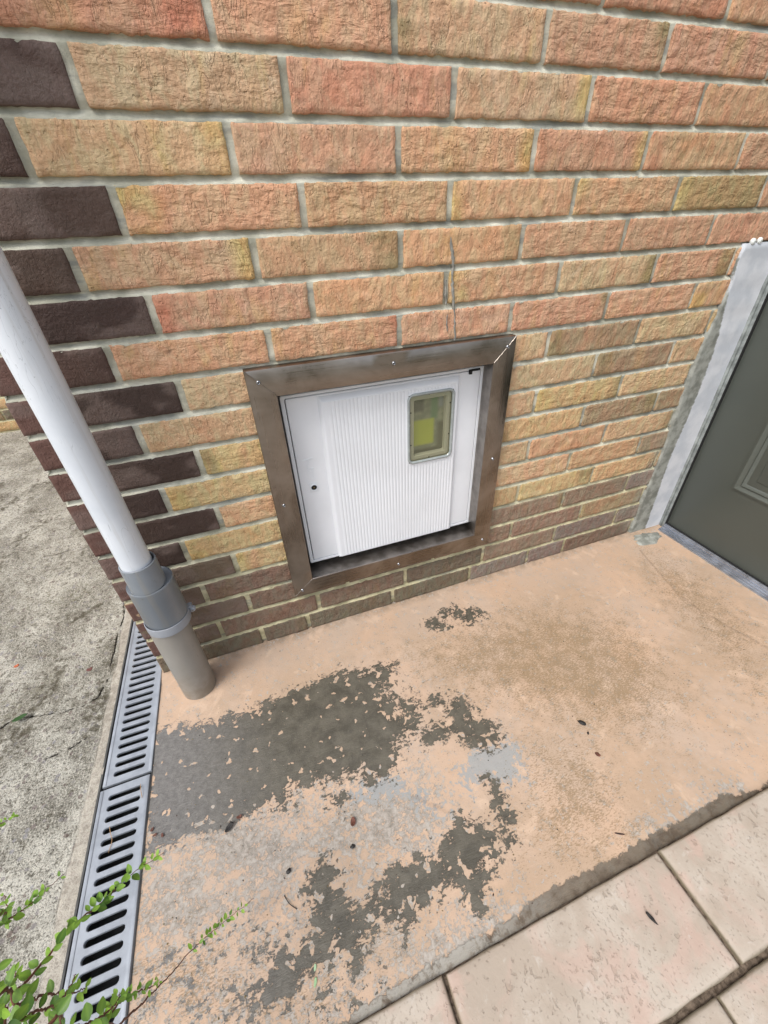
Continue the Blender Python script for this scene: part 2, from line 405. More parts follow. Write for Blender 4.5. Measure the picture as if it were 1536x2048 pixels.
M_BRICK = mat_brick(); M_MORTAR = mat_mortar(); M_RENDER = mat_render(); M_SLAB = mat_slab(); M_DRIVE = mat_drive()
M_TILE = mat_tile(); M_JOINT = mat_joint()
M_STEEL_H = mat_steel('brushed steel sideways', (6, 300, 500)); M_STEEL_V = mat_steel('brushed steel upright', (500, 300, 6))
M_STEEL_IN = plain('inner steel lip', srgb(150, 144, 138), .38, 1.0, nscale=30, namt=.2)  # brighter copy of the frame steel; light on the ledge painted into its colour
M_WHITEPVC = mat_pvc('white pvc pipe', srgb(202, 208, 214), srgb(218, 222, 226), .38)
M_GREYPVC = mat_pvc('grey pvc socket', srgb(118, 124, 130), srgb(132, 138, 143), .3)
M_GREYPVC2 = mat_pvc('dusty grey pvc pipe', srgb(140, 136, 128), srgb(152, 146, 138), .42)
M_WHITEBOX = plain('white moulded plastic', srgb(220, 223, 226), .42, nscale=8, namt=.03)
M_DARK = plain('dark void', srgb(24, 24, 24), .9)
M_ZINC = plain('zinc screw', srgb(158, 160, 164), .25, 1.0, nscale=300, namt=.15)
M_GRATE = plain('galvanised grate', srgb(146, 151, 157), .45, .2, nscale=26, namt=.10, bump=.15, bscale=400)
M_DOOR = plain('olive grey door paint', srgb(82, 87, 81), .42, nscale=5, namt=.04, bump=.05, bscale=120)
M_DFRAME = plain('grey door frame', srgb(138, 144, 142), .4, nscale=22, namt=.30, bump=.2, bscale=60)
M_ALU = plain('aluminium threshold', srgb(176, 182, 192), .35, .8, nscale=30, namt=.12)
# worn and wet patches of the slab: outlines on the ground in millimetres
POLY={
'WET':[[(-311,-186),(-276,-176),(-214,-189),(-164,-194),(-101,-207),(-55,-204),(-1,-198),(63,-188),(135,-186),(195,-184),(252,-194),(314,-195),(352,-210),(323,-262),(302,-291),(323,-331),(301,-351),(342,-389),(365,-384),(361,-410),(329,-418),(287,-421),(267,-439),(270,-465),(238,-482),(212,-489),(184,-487),(170,-462),(135,-454),(79,-441),(33,-432),(2,-445),(-33,-452),(-82,-452),(-140,-454),(-186,-449),(-237,-446),(-266,-449),(-301,-436),(-312,-291)],
[(313,-319),(341,-322),(370,-341),(380,-367),(353,-379),(328,-372),(307,-354)],
[(415,-340),(445,-355),(486,-393),(504,-440),(526,-476),(529,-511),(508,-525),(488,-524),(463,-508),(446,-489),(415,-457),(381,-455),(340,-455),(341,-422),(385,-419),(432,-423),(429,-387),(405,-362)],
[(30,-588),(63,-587),(84,-618),(62,-623),(78,-653),(104,-683),(129,-666),(154,-675),(168,-649),(201,-649),(248,-660),(271,-665),(288,-641),(323,-625),(359,-620),(389,-650),(409,-672),(384,-704),(352,-718),(328,-751),(308,-770),(300,-741),(297,-716),(265,-713),(233,-719),(198,-726),(170,-735),(157,-719),(123,-709),(99,-722),(90,-742),(73,-750),(60,-731),(43,-715),(33,-726),(12,-726),(-13,-733),(-40,-737),(-73,-734),(-104,-723),(-135,-714),(-128,-700),(-102,-703),(-72,-700),(-66,-682),(-39,-687),(-23,-695),(0,-685),(26,-682),(17,-654),(8,-621),(20,-601)],
[(432,-570),(465,-600),(454,-640),(467,-649),(433,-677),(441,-701),(409,-706),(418,-672),(420,-639),(440,-607)],
[(486,-108),(559,-91),(612,-82),(673,-112),(688,-154),(622,-168),(608,-151),(613,-124),(586,-113),(548,-133),(564,-156),(515,-144)],
[(-29,-429),(5,-439),(11,-457),(-16,-463),(-32,-452)],
[(90,-482),(124,-481),(131,-497),(104,-509),(86,-496)],
[(1035,-803),(964,-798),(900,-781),(832,-786),(771,-787),(719,-783),(690,-783),(632,-787),(565,-786),(509,-782),(462,-781),(414,-782),(376,-789),(367,-803),(696,-803),(1018,-814)],
[(375,-791),(315,-795),(258,-793),(192,-795),(135,-794),(80,-793),(75,-810),(225,-810),(364,-807)]],
'GREY':[[(-106,-433),(-39,-454),(-27,-490),(9,-507),(53,-520),(94,-496),(161,-485),(234,-495),(280,-538),(306,-584),(325,-603),(312,-621),(274,-632),(217,-631),(174,-632),(148,-609),(101,-598),(74,-608),(71,-587),(25,-576),(-19,-599),(-56,-597),(-92,-584),(-146,-551),(-203,-485),(-252,-424),(-205,-412)],
[(334,-765),(293,-761),(249,-762),(216,-762),(140,-781),(69,-796),(41,-804),(73,-816),(223,-812),(362,-810),(390,-788)],
[(719,-783),(771,-787),(800,-778),(847,-788),(902,-779),(947,-792),(932,-803),(704,-796)],
[(-282,-477),(-254,-471),(-186,-513),(-139,-578),(-149,-611),(-219,-606),(-277,-611),(-296,-591)]],
'BLUE':[[(447,-504),(534,-518),(553,-544),(515,-603),(476,-594),(429,-571),(393,-585),(381,-558),(403,-531)],
[(172,-485),(221,-474),(255,-505),(267,-538),(219,-531),(175,-514),(133,-492)],
[(325,-595),(304,-580),(281,-547),(267,-545),(286,-577),(304,-599)]],
'DIRT':[[(371,-171),(559,-165),(851,-147),(1106,-319),(1109,-480),(1038,-600),(891,-653),(745,-597),(641,-504),(526,-402),(400,-255)],
[(578,-507),(745,-597),(701,-717),(693,-789),(605,-799),(499,-768),(445,-714),(522,-607)],
[(1455,-50),(1487,-276),(1417,-545),(1195,-689),(1229,-509),(1269,-266)],
[(-296,-591),(-167,-605),(12,-742),(56,-776),(-14,-783),(-300,-679)],
[(99,-722),(123,-709),(156,-722),(152,-744),(127,-760),(93,-755),(86,-740)]],
}
# ------------------------------------------------------------------ large structure: ground
def sdf(P, poly):
    """signed distance, positive inside; P (N,2), poly in mm"""
    Q = np.array(poly, float)/1000; d = np.full(len(P), 1e9); ins = np.zeros(len(P), bool)
    for a, b in zip(Q, np.roll(Q, -1, 0)):
        e = b-a; w = P-a; t = np.clip((w@e)/max(e@e, 1e-12), 0, 1)
        d = np.minimum(d, np.hypot(*(w-t[:, None]*e).T))
        c = ((a[1] <= P[:, 1]) & (b[1] > P[:, 1])) | ((b[1] <= P[:, 1]) & (a[1] > P[:, 1]))
        with np.errstate(divide='ignore', invalid='ignore'):
            xi = a[0]+(P[:, 1]-a[1])/(b[1]-a[1])*(b[0]-a[0])
        ins ^= c & (P[:, 0] < xi)
    return np.where(ins, d, -d)
def field(P, key, lim=.06):
    r = np.full(len(P), -lim)
    for pl in (POLY[key] if isinstance(key, str) else key): r = np.maximum(r, sdf(P, pl))
    return np.clip(r, -lim, lim)
def line_field(P, lines, w):
    d = np.full(len(P), 1e9)
    for L in lines:
        L = np.array(L, float)
        for a, b in zip(L[:-1], L[1:]):
            e = b-a; q = P-a; t = np.clip((q@e)/max(e@e, 1e-12), 0, 1)
            d = np.minimum(d, np.hypot(*(q-t[:, None]*e).T))
    return d
def floor_grid(xs, ys):
    X, Y = np.meshgrid(xs, ys, indexing='ij'); return X.ravel(), Y.ravel(), grid_faces(len(xs), len(ys))

# far ground to the horizon
o = mesh_obj('ground', [(-60, -60, -.14), (60, -60, -.14), (60, 60, -.14), (-60, 60, -.14)], [(0, 1, 2, 3)], plain('garden ground', srgb(96, 92, 70), .95, nscale=3, namt=.3))
tag(o, kind='structure')

# painted concrete slab
xs = np.linspace(-.2965, 1.62, 420); ys = np.linspace(-.808, .02, 182)
X, Y, F = floor_grid(xs, ys); P = np.stack([X, Y], 1)
P3 = np.stack([X, Y, X*0], 1)
Z = .0022*fbm(P3*4, 3, 3) + .0006*fbm(P3*60, 3, 5)
Z = Z + .010*np.clip(1-(-Y)/.045, 0, 1)**2*0.6            # slight fillet against the wall
Z = Z - .006*np.clip((-.775-Y)/.03, 0, 1)                  # falls to the paving joint
ln = line_field(P, [[(1.407, -.095), (1.345, -.30), (1.341, -.39), (1.37, -.50), (1.40, -.60)], [(.27, -.545), (.33, -.60)]], 1)
lnf = np.clip(1-ln/.006, 0, 1)*.8
LOWL = [(-296, -440), (-100, -430), (300, -500), (330, -620), (120, -800), (-296, -806)]
LOWL2 = [(-296, -640), (-150, -620), (60, -700), (130, -800), (-296, -806)]
WS = 1-.72*np.exp(-((X-.30)/.11)**2-((Y+.28)/.07)**2)-.5*np.exp(-((X+.13)/.10)**2-((Y+.21)/.03)**2)-.45*np.exp(-((X-.47)/.06)**2-((Y+.42)/.06)**2)
o = mesh_obj('concrete_pad', np.stack([X, Y, Z], 1), F, M_SLAB, smooth=True,
             attrs=dict(wet=np.maximum(field(P, POLY['WET'][:8])*WS, np.minimum(field(P, [LOWL2]), -.013)), band=np.maximum(field(P, POLY['WET'][8:]), .9*np.interp(X, [-.3, .05, .2, .6, .72, .95, 1.2], [.004, .012, .02, .02, .02, .008, .004])-(Y+.808)), grey=np.maximum(field(P, 'GREY'), np.minimum(field(P, [LOWL]), -.006)), blue=field(P, 'BLUE'), dirt=field(P, 'DIRT', .12), line=lnf))
tag(o, kind='structure')
b = MB(); b.box(-.2965, 1.62, -.8075, .02, -.16, -.012); o = b.build('pad_base', M_JOINT); tag(o, kind='structure')

# weathered driveway on the left (rough, cracked) with a smoother strip along the drain
xs = np.concatenate([np.linspace(-2.6, -1.2, 40)[:-1], np.linspace(-1.2, -.4085, 150)]); ys = np.concatenate([np.linspace(-2.2, -.9, 30)[:-1], np.linspace(-.9, .9, 320)[:-1], np.linspace(.9, 2.45, 60)])
X, Y, F = floor_grid(xs, ys); P = np.stack([X, Y], 1); P3 = np.stack([X, Y, X*0], 1)
edge = -.440 + .008*fbm(P3*np.array([0, 9, 0]), 3, 11) - .012*np.clip((-Y-.2)/.4, 0, 1)
strip = np.clip((X-edge)/.006, 0, 1)
crk = line_field(P, [[(-1.2, .05), (-.95, .03), (-.80, -.02), (-.696, -.009), (-.664, .007), (-.615, -.005), (-.562, -.018), (-.506, -.023), (-.465, -.005), (-.447, .06), (-.45, .107), (-.452, .2), (-.444, .305), (-.46, .42)],
                     [(-.56, -.145), (-.50, -.14), (-.468, -.125)]], 1)
crk = crk + .0012*fbm(P3*70, 2, 4)
Z = .006*fbm(P3*5, 4, 21)+.0052*fbm(P3*38, 4, 22)*(1-.8*strip) - .004*(1-strip) - .003*np.clip((.004-crk)/.004, 0, 1)
o = mesh_obj('driveway', np.stack([X, Y, Z], 1), F, M_DRIVE, smooth=True, attrs=dict(strip=strip, crack=np.clip(crk, 0, .1)))
tag(o, kind='structure')
b = MB(); b.box(-2.6, -.4085, -2.2, 2.45, -.13, -.03); b.box(-.4085, -.29, .262, 2.45, -.13, .0); o = b.build('driveway_base', M_DRIVE); tag(o, kind='structure')

# cream stone paving laid in courses in front
def paving():
    V = []; F = []; E = []
    def tile(x0, x1, y0, y1, s):
        nx = max(4, int((x1-x0)/.012)); ny = max(4, int((y1-y0)/.012))
        gx = np.linspace(0, 1, nx); gy = np.linspace(0, 1, ny)
        # extra rings close to the edges
        gx = np.unique(np.concatenate([gx, [.006, .014, .986, .994]])); gy = np.unique(np.concatenate([gy, [.012, .03, .97, .988]]))
        A, B = np.meshgrid(gx, gy, indexing='ij'); x = x0+A*(x1-x0); y = y0+B*(y1-y0)
        d = np.minimum(np.minimum(x-x0, x1-x), np.minimum(y-y0, y1-y))
        P = np.stack([x, y, x*0+s], -1)
        wob = .0022*fbm(P*np.array([30, 30, 1]), 3, 40+s)
        rim = (d < 1e-6)
        cx, cy = (x0+x1)/2, (y0+y1)/2
        x = x + np.where(rim, wob*np.sign(cx-x), 0); y = y + np.where(rim, wob*np.sign(cy-y), 0)
        z = .011 - .0045*np.exp(-d/.0022) + .0007*fbm(P*np.array([25, 25, 1]), 3, s) + .0016*fbm(P*np.array([4, 4, 1]), 2, s)
        b = sum(len(v) for v in V); V.append(np.stack([x, y, z], -1).reshape(-1, 3)); F.append(grid_faces(len(gx), len(gy))+b)
        E.append(np.clip(.85-d/.004, 0, 1).ravel())
        # skirt
        n0, n1 = len(gx), len(gy); idx = np.arange(n0*n1).reshape(n0, n1)
        loop = np.concatenate([idx[:, 0], idx[-1, 1:], idx[::-1, -1][1:], idx[0, ::-1][1:]])
        top = V[-1][loop]; low = top.copy(); low[:, 2] = -.02
        b2 = b+n0*n1; V.append(low); E.append(np.ones(len(low)))
        k = np.arange(len(loop)-1); F.append(np.stack([b+loop[k], b+loop[k+1], b2+k+1, b2+k], -1)[:, ::-1])
    s = 0
    for i in range(-5, 5):
        s += 1; tile(.215+.4765*i, .215+.4765*(i+1)-.0065, -.9735, -.8095, s)
    y1 = -.9825
    for rw in range(4):
        off = .618 if rw % 2 == 0 else .38
        for i in range(-6, 5):
            s += 1; tile(off+.4765*i, off+.4765*(i+1)-(.003 if rw == 0 else .0085), y1-.36, y1, s)
        y1 -= .372
    return mesh_obj('paving', np.concatenate(V), np.concatenate(F), M_TILE, attrs=dict(edge=np.concatenate(E)))
o = paving(); o.data.polygons.foreach_set('use_smooth', np.ones(len(o.data.polygons), bool)); tag(o, kind='structure')
xs = np.linspace(-2.2, 2.6, 500); ys = np.array([-.8125, -.8095, -.8075])
g = np.array([(x, y) for x in (-2.2, 2.6) for y in (-2.5, -.8075)])
xs = np.linspace(-2.2, 2.6, 520); ys = np.concatenate([np.linspace(-2.5, -1.02, 20)[:-1], np.linspace(-1.02, -.8075, 40)])
X, Y, F = floor_grid(xs, ys); P3 = np.stack([X, Y, X*0], 1)
o = mesh_obj('paving_joints', np.stack([X, Y, .001+.0035*fbm(P3*45, 4, 9)-.003*(Y > -.812)], 1), F, M_JOINT, smooth=True); tag(o, kind='structure')

# ------------------------------------------------------------------ brickwork
BR = dict(
 D=(77, 59, 51), d=(60, 45, 39), P=(196, 153, 121), O=(197, 159, 122), T=(195, 166, 130), Y=(194, 168, 121), B=(154, 133, 103),
 L=(168, 148, 98), K=(104, 88, 72), G=(88, 82, 64), R=(194, 144, 114), N=(130, 110, 92), U=(118, 107, 100))
BR = {k: np.array(srgb(*v)[:3]) for k, v in BR.items()}
ACC = dict(y=np.array(srgb(196, 170, 104)[:3]), o=np.array(srgb(138, 122, 78)[:3]), r=np.array(srgb(188, 118, 90)[:3]), g=np.array(srgb(128, 124, 110)[:3]))
# joints left to right for every course (x in metres), then one word per brick: base + left accent + right accent
ROWS = {
 -1: ([-.004, .285, .575, .864, 1.161, 1.45], 'D-- P-- R-- P-- R-- P-- R--'),
 0: ([-.10, .189, .469, .754, 1.032, 1.33], 'R-- R-r P-- To- P-o P-- P--'),
 1: ([-.007, .284, .578, .873, 1.162, 1.443], 'D-- T-- R-- T-y R-- P-- P--'),
 2: ([-.104, .184, .473, .76, 1.044, 1.331], 'D-- T-y P-- O-y P-y Or- P--'),
 3: ([-.007, .289, .579, .877, 1.168, 1.456], 'D-- Oy- O-- Oy- Oy- Lyo P--'),
 4: ([-.097, .19, .475, .759, 1.042, 1.321], 'D-- O-y O-o O-o P-- P-- P--'),
 5: ([-.006, .283, .579, .875, 1.168, 1.443], 'd-- Pr- O-- Oy- T-o P-o P--'),
 6: ([-.10, .187, .469, .755, 1.041, 1.339], 'D-- O-- P-r P-- P-o P-- Oy-'),
 7: ([-.003, .285, .575, .878, 1.174, 1.443], 'd-- T-- T-- T-- Bo- T-- T--'),
 8: ([-.105, .187, .476, .764, 1.052, 1.334], 'd-- T-- T-- T-- T-- Bo- T--'),
 9: ([-.011, .285, .575, .871, 1.169, 1.443], 'd-- Yo- T-- T-- Yyo T-- B--'),
 10: ([-.105, .187, .476, .764, 1.055, 1.342], 'd-- Yy- T-- T-- Yo- B-o B-g'),
 11: ([-.009, .285, .575, .878, 1.162, 1.443], 'd-- O-- T-- T-- O-- T-o B--'),
 12: ([-.109, .187, .476, .764, 1.046, 1.334], 'd-- Yy- T-- Y-- T-- O-- B-g'),
 13: ([-.007, .285, .575, .867, 1.16, 1.443], 'K-- Yy- T-- Y-- Y-o Y-g B-g'),
 14: ([-.105, .187, .476, .764, 1.061, 1.341], 'K-- K-- Y-- K-- N-o N-g U-g'),
 15: ([-.006, .285, .575, .866, 1.157, 1.443], 'K-- K-- K-- N-- N-- B-g U-g'),
 16: ([-.102, .187, .476, .764, 1.061, 1.341], 'K-- K-- K-- G-- N-- U-g U-g'),
 17: ([.003, .145, .43, .72, .96, 1.12, 1.443], 'G-- G-- G-- G-- U-- U-- K-- U--'),
}
HOLE = (.148, .738, .222, .812)

def brick(x0, x1, z0, z1, base, la, ra, seed, res=.006, smooth_brick=False):
    """one brick face in (u, depth, v) space; returns verts, faces, colours, rough"""
    nx = max(4, int((x1-x0)/res)); nz = max(4, int((z1-z0)/res))
    gu = np.concatenate([[0, 0], np.linspace(0, 1, nx), [1, 1]]); gv = np.concatenate([[0, 0], np.linspace(0, 1, nz), [1, 1]])
    e = .0014
    iu = np.arange(len(gu)); iv = np.arange(len(gv))
    U = x0+e+gu*(x1-x0-2*e); W = z0+e+gv*(z1-z0-2*e)
    U[1] = x0; U[0] = x0-.0003; U[-2] = x1; U[-1] = x1+.0003; W[1] = z0; W[0] = z0-.0003; W[-2] = z1; W[-1] = z1+.0003
    A, C = np.meshgrid(U, W, indexing='ij'); IU, IV = np.meshgrid(iu, iv, indexing='ij')
    ring = np.minimum(np.minimum(IU, len(gu)-1-IU), np.minimum(IV, len(gv)-1-IV))
    P = np.stack([A, C, A*0+seed*3.7], -1)
    ej = (.5 if smooth_brick else 1.)*(.0011*fbm(P*np.array([50, 50, 1]), 3, seed) + .0013*noise3(P*np.array([160, 160, 1]), seed+5))
    on = ring <= 1
    cx, cz = (x0+x1)/2, (z0+z1)/2
    nearu = (np.minimum(IU, len(gu)-1-IU) <= 1); nearv = (np.minimum(IV, len(gv)-1-IV) <= 1)
    A2 = A + np.where(nearu, ej*np.sign(cx-A), 0); C2 = C + np.where(nearv, ej*np.sign(cz-C), 0)
    amp = .5 if smooth_brick else 1.
    h = amp*(.0021*fbm(P*np.array([34, 60, 1]), 3, seed+1) + .0011*np.abs(fbm(P*np.array([70, 110, 1])+3, 3, seed+2)))
    Dp = np.where(ring >= 2, -h-.0004, np.where(ring == 1, .0009, .020))
    Cc = np.tile(base, A.shape+(1,)).astype(float)
    f = np.clip((A-x0)/(x1-x0), 0, 1); wv = .05*fbm(P*np.array([3, 18, 1]), 2, seed+7)
    g = np.random.default_rng(seed+1000)
    Cc *= (1+g.uniform(-.07, .07)); Cc *= 1+g.uniform(-.035, .035, 3)
    if la != '-':
        blot = np.clip(.75+1.3*fbm(P*np.array([14, 26, 1]), 3, seed+12), .15, 1)[..., None]
        w = np.clip((g.uniform(.10, .22)-f+wv)/.09, 0, 1)[..., None]*.8*blot; Cc = Cc*(1-w)+ACC[la]*w
    if ra != '-':
        blot = np.clip(.75+1.3*fbm(P*np.array([14, 26, 1]), 3, seed+13), .15, 1)[..., None]
        w = np.clip((f-g.uniform(.76, .90)+wv)/.09, 0, 1)[..., None]*.85*blot; Cc = Cc*(1-w)+ACC[ra]*w
    if g.random() < .35 and not smooth_brick and base[0] > .3:
        c0 = g.uniform(.25, .75); w = np.clip(1-np.abs(f-c0+wv)/.09, 0, 1)[..., None]*.5; Cc = Cc*(1-w)+ACC['y' if g.random() < .5 else 'r']*.5*w+BR['O']*.5*w
    # rubbed mortar film, grey toward the doorway at the right
    film = np.clip((A-1.30)/.16, 0, 1)*np.clip((.85-C)/.7, 0, 1)*np.clip(.5+1.6*fbm(P*np.array([10, 14, 1]), 3, 77), 0, 1)
    Cc = Cc*(1-.7*film[..., None])+np.array(srgb(150, 146, 134)[:3])*.7*film[..., None]
    dk = np.clip((A-1.28)/.1, 0, 1)*np.clip((.5-C)/.4, 0, 1)*np.clip(-.1+2.2*fbm(P*np.array([13, 10, 1]), 3, 78), 0, 1)
    Cc = Cc*(1-.75*dk[..., None])+np.array(srgb(84, 74, 62)[:3])*.75*dk[..., None]
    for _ in range(int(g.integers(0, 3)) if res < .01 else 0):
        px_, pz_ = g.uniform(x0, x1), g.choice([z0+.003, z1-.003, g.uniform(z0, z1)]); rd = g.uniform(.004, .009)
        q = np.exp(-(((A-px_)/rd)**2+((C-pz_)/(rd*.7))**2)); Dp = Dp+np.where(ring >= 2, q*.003, 0); Cc = Cc*(1-.4*q[..., None])
    if smooth_brick:
        m = np.clip((-.2-A)/.05, 0, 1)[..., None]; Cc = Cc*(1-m)+np.array(srgb(94, 66, 58)[:3])*m  # redder left of the pipe: difference in light painted into the brick colour
        w = np.clip(fbm(P*np.array([14, 22, 1]), 4, seed+8)*2.2, 0, .5)[..., None]; Cc = Cc*(1-w)+np.array(srgb(118, 102, 95)[:3])*w
    V = np.stack([A2, Dp, C2], -1).reshape(-1, 3)
    rough = np.full(len(V), .22 if smooth_brick else 1.)
    return V, grid_faces(len(gu), len(gv)), np.concatenate([Cc.reshape(-1, 3), np.ones((len(V), 1))], 1), rough

class Wall:
    def __init__(s): s.V = []; s.F = []; s.C = []; s.R = []; s.M = []; s.S = []; s.n = 0
    def put(s, V, F, C, Rr, mi, T=None):
        if T is not None: V = T(V)
        s.V.append(V); s.F.append(F+s.n); s.C.append(C); s.R.append(Rr); s.M.append(np.full(len(F), mi)); s.S.append(np.full(len(V), (len(s.S)*.6180339) % 1*9.)); s.n += len(V)

def mortar(w, u0, u1, v0, v1, hole, T, seed, du=.01, zb=0.):
    us = np.linspace(u0, u1, int((u1-u0)/du)+2)
    prof = [(-.0070, .0004), (-.0056, .0008), (-.0015, .0034), (.002, .0068), (.0058, .0084), (.0085, .0052), (.02, .0042), (.04, .0040), (.058, .0042)]
    vs_ = []; dp = []
    k = 0; v = v0
    while v < v1:
        for a, d in prof: vs_.append(v+a); dp.append(d)
        v += .075
    vs_ = np.array(vs_); dp = np.array(dp)
    A, C = np.meshgrid(us, vs_, indexing='ij'); Dm = np.tile(dp, (len(us), 1))
    P = np.stack([A, C, A*0+seed], -1)
    Dm = Dm + .0016*fbm(P*np.array([16, 50, 1]), 3, seed) + .0010*fbm(P*np.array([90, 120, 1]), 2, seed+3)
    C2 = C + .0007*noise3(P*np.array([30, 9, 1]), seed+4)
    F = grid_faces(len(us), len(vs_))
    V = np.stack([A, np.maximum(Dm, .0003), C2], -1).reshape(-1, 3)
    cen = V[F].mean(1)
    if hole:
        keep = ~((cen[:, 0] > hole[0]) & (cen[:, 0] < hole[1]) & (cen[:, 2] > hole[2]) & (cen[:, 2] < hole[3])); F = F[keep]
    w.put(V, F, np.ones((len(V), 4)), np.ones(len(V)), 1, T)

front = Wall(); J = .0066
XE = 1.60
for r in range(-11, 18):
    z0 = (17-r)*.075+J; z1 = (18-r)*.075-J+.001
    if r in ROWS: js, cols = ROWS[r]; cols = cols.split()
    else:
        js = ROWS[1 if r % 2 else 2][0]; g = np.random.default_rng(500+r)
        cols = ['D--'] + [g.choice(['P', 'R', 'O', 'T'])+g.choice(['-', '-', 'y'])+g.choice(['-', '-', 'o']) for _ in range(8)]
    ed = [-.2895]+list(js)+[1.62]
    ed = [x for x in ed if x < XE]+[XE]
    for i in range(len(ed)-1):
        a = ed[i]+(J if i else 0); c = ed[i+1]-(J if i < len(ed)-2 else 0)
        if c-a < .02: continue
        cd = cols[min(i, len(cols)-1)]
        smooth = i == 0 and cd[0] in 'DdK' and r < 17
        parts = [(a, c)]
        if HOLE[2] < (z0+z1)/2 < HOLE[3]:
            parts = []
            if a < HOLE[0]: parts.append((a, min(c, HOLE[0])))
            if c > HOLE[1]: parts.append((max(a, HOLE[1]), c))
        for a_, c_ in parts:
            if c_-a_ < .012: continue
            V, F, C, Rr = brick(a_, c_, z0, z1, BR[cd[0]], cd[1], cd[2], (r+20)*40+i, .006 if r > -3 else .02, smooth)
            if smooth and cd[0] == 'K': Rr[:] = .4
            front.put(V, F, C, Rr, 0)
mortar(front, -.2880, XE, 0, 2.17, HOLE, None, 3)
# return face round the corner (x = -0.29, running back)
TR = lambda V: np.stack([-.29+V[:, 1], V[:, 0], V[:, 2]], -1)
g = np.random.default_rng(9)
for r in range(-11, 18):
    z0 = (17-r)*.075+J; z1 = (18-r)*.075-J+.001
    u = .0005; i = 0
    while u < 2.38:
        L = (.105 if r % 2 else .285) if i == 0 else .283
        c = 'D' if i == 0 and r < 14 else g.choice(list('POTTY') if r < 13 else list('KBY'))
        V, F, C, Rr = brick(u+(J if i else 0), min(u+L, 2.39), z0, z1, BR[c], '-', '-', (r+20)*60+i+9000, .025, i == 0)
        front.put(V, F[:, ::-1], C, Rr, 0, TR); u += L+2*J*0+.006; i += 1
nb = len(front.F)
mortar(front, .002, 2.4, 0, 2.17, None, TR, 5, .03)
# plain backing so that the wall has its real thickness
wall = empty('brick_wall', (-.29, 0, 0))
tag(wall, 'orange and buff brick wall with dark brown corner bricks and pale mortar joints', 'wall')
V = np.concatenate(front.V); V[:, 0] += .29
bw = mesh_obj('brickwork', V, np.concatenate(front.F), [M_BRICK, M_MORTAR], wall, np.concatenate(front.M), True,
              dict(Col=np.concatenate(front.C), rough=np.concatenate(front.R), seed=np.concatenate(front.S)))
b = MB()
for x0, x1, z0, z1 in ((.02, .43, 0, 2.16), (1.035, 1.88, 0, 2.16), (.43, 1.035, 0, .215), (.43, 1.035, .82, 2.16)): b.box(x0, x1, .0145, .25, z0, z1)
b.box(.0145, .25, .25, 2.4, 0, 2.16); b.box(0, 1.89, .002, .25, 2.165, 2.19)
b.build('wall_core', M_MORTAR, wall)

# render band beside the doorway
us = np.linspace(0, 1, 36); zs = np.linspace(-.004, .978, 190)
A, C = np.meshgrid(us, zs, indexing='ij')
Lm = np.interp(C, [0, .13, .39, .57, .74, .8, .89, .94, .978], [1.445, 1.446, 1.45, 1.443, 1.446, 1.456, 1.462, 1.452, 1.458])
Lm = Lm + .006*fbm(np.stack([C*0, C*14, C*0], -1), 4, 3)
X = Lm+(1.5985-Lm)*A
Wl = np.interp(C, [0, .31, .56, .70, .78, .86, .97], [1.528, 1.505, 1.512, 1.505, 1.49, 1.468, 1.452])
course = .0016*np.exp(-((C/.075) % 1-.5)**2/.5)
thick = .006*np.clip(A/.06, 0, 1)**.5*np.clip((.978-C)/.01, .15, 1)**.5
P = np.stack([X, C, X*0], -1)
Yd = -(thick + .0008*fbm(P*14, 3, 4)*np.clip(A/.05, 0, 1) + .0005*np.cos(C/.075*2*math.pi)*np.clip((C-.5)/.3, 0, 1)) + .0045*(A < .001)
o = mesh_obj('painted_render_band', np.stack([X+.29, Yd, C], -1).reshape(-1, 3), grid_faces(len(us), len(zs)), M_RENDER, wall, smooth=True,
             attrs=dict(white=(X-Wl).ravel()))
# mortar dropped at the foot of the band
b = MB(); V = []; F = []
n, m = 30, 14
for i in range(m):
    for j in range(n):
        a = 2*math.pi*j/n; r = i/(m-1)
        rr = 1+.35*float(noise3(np.array([math.cos(a)*1.5, math.sin(a)*1.5, 2.]), 3))+.15*float(noise3(np.array([math.cos(a)*5, math.sin(a)*5, 2.]), 4))
        x = 1.488+math.cos(a)*.062*r*rr; y = -.050+math.sin(a)*.034*r*rr
        V.append((x+.29, y, .0095*(1-r**2)+.003*float(noise3(np.array([x*90, y*90, 1.]), 8))*(1-r)+.0008-.004*(r > .99)+.002))
        if i: F.append(((i-1)*n+j, (i-1)*n+(j+1) % n, i*n+(j+1) % n, i*n+j))
mesh_obj('mortar_dropping', V, F, M_RENDER, wall, smooth=True, attrs=dict(white=np.full(len(V), -.05)))
# cement runs above the steel frame
b = MB()
def run(pts, w):
    L = []
    for x, z, k in pts:
        L.append([(x-w*k*1.5+.29, .002, z), (x-w*k*.8+.29, -.0024, z), (x+w*k*.8+.29, -.0024, z), (x+w*k*1.5+.29, .002, z)])
    b.ring(L, 0, False)
def fine(P, n=24, j=.0016):
    P = np.array(P); t = np.linspace(0, len(P)-1, n); Q = np.stack([np.interp(t, range(len(P)), P[:, i]) for i in range(3)], 1)
    Q[:, 0] += rng.normal(0, j*.5, n); Q[:, 2] *= rng.uniform(.55, 1.2, n); return Q
run(fine([(.583, 1.03, .3), (.590, 1.0, 1.4), (.594, .975, .8), (.592, .955, .5)]), .0032)
run(fine([(.592, .955, .8), (.595, .93, 1.2), (.599, .905, .9), (.604, .87, .7), (.607, .828, .9)], 30), .0026)
run(fine([(.577, .953, .8), (.578, .93, .9), (.580, .905, .5)], 14), .0022)
run(fine([(.583, .885, .5), (.584, .865, .8), (.586, .85, .3)], 8), .0018)
b.build('cement_run', plain('grey cement', srgb(132, 130, 122), .9, nscale=80, namt=.25, bump=.5), wall)

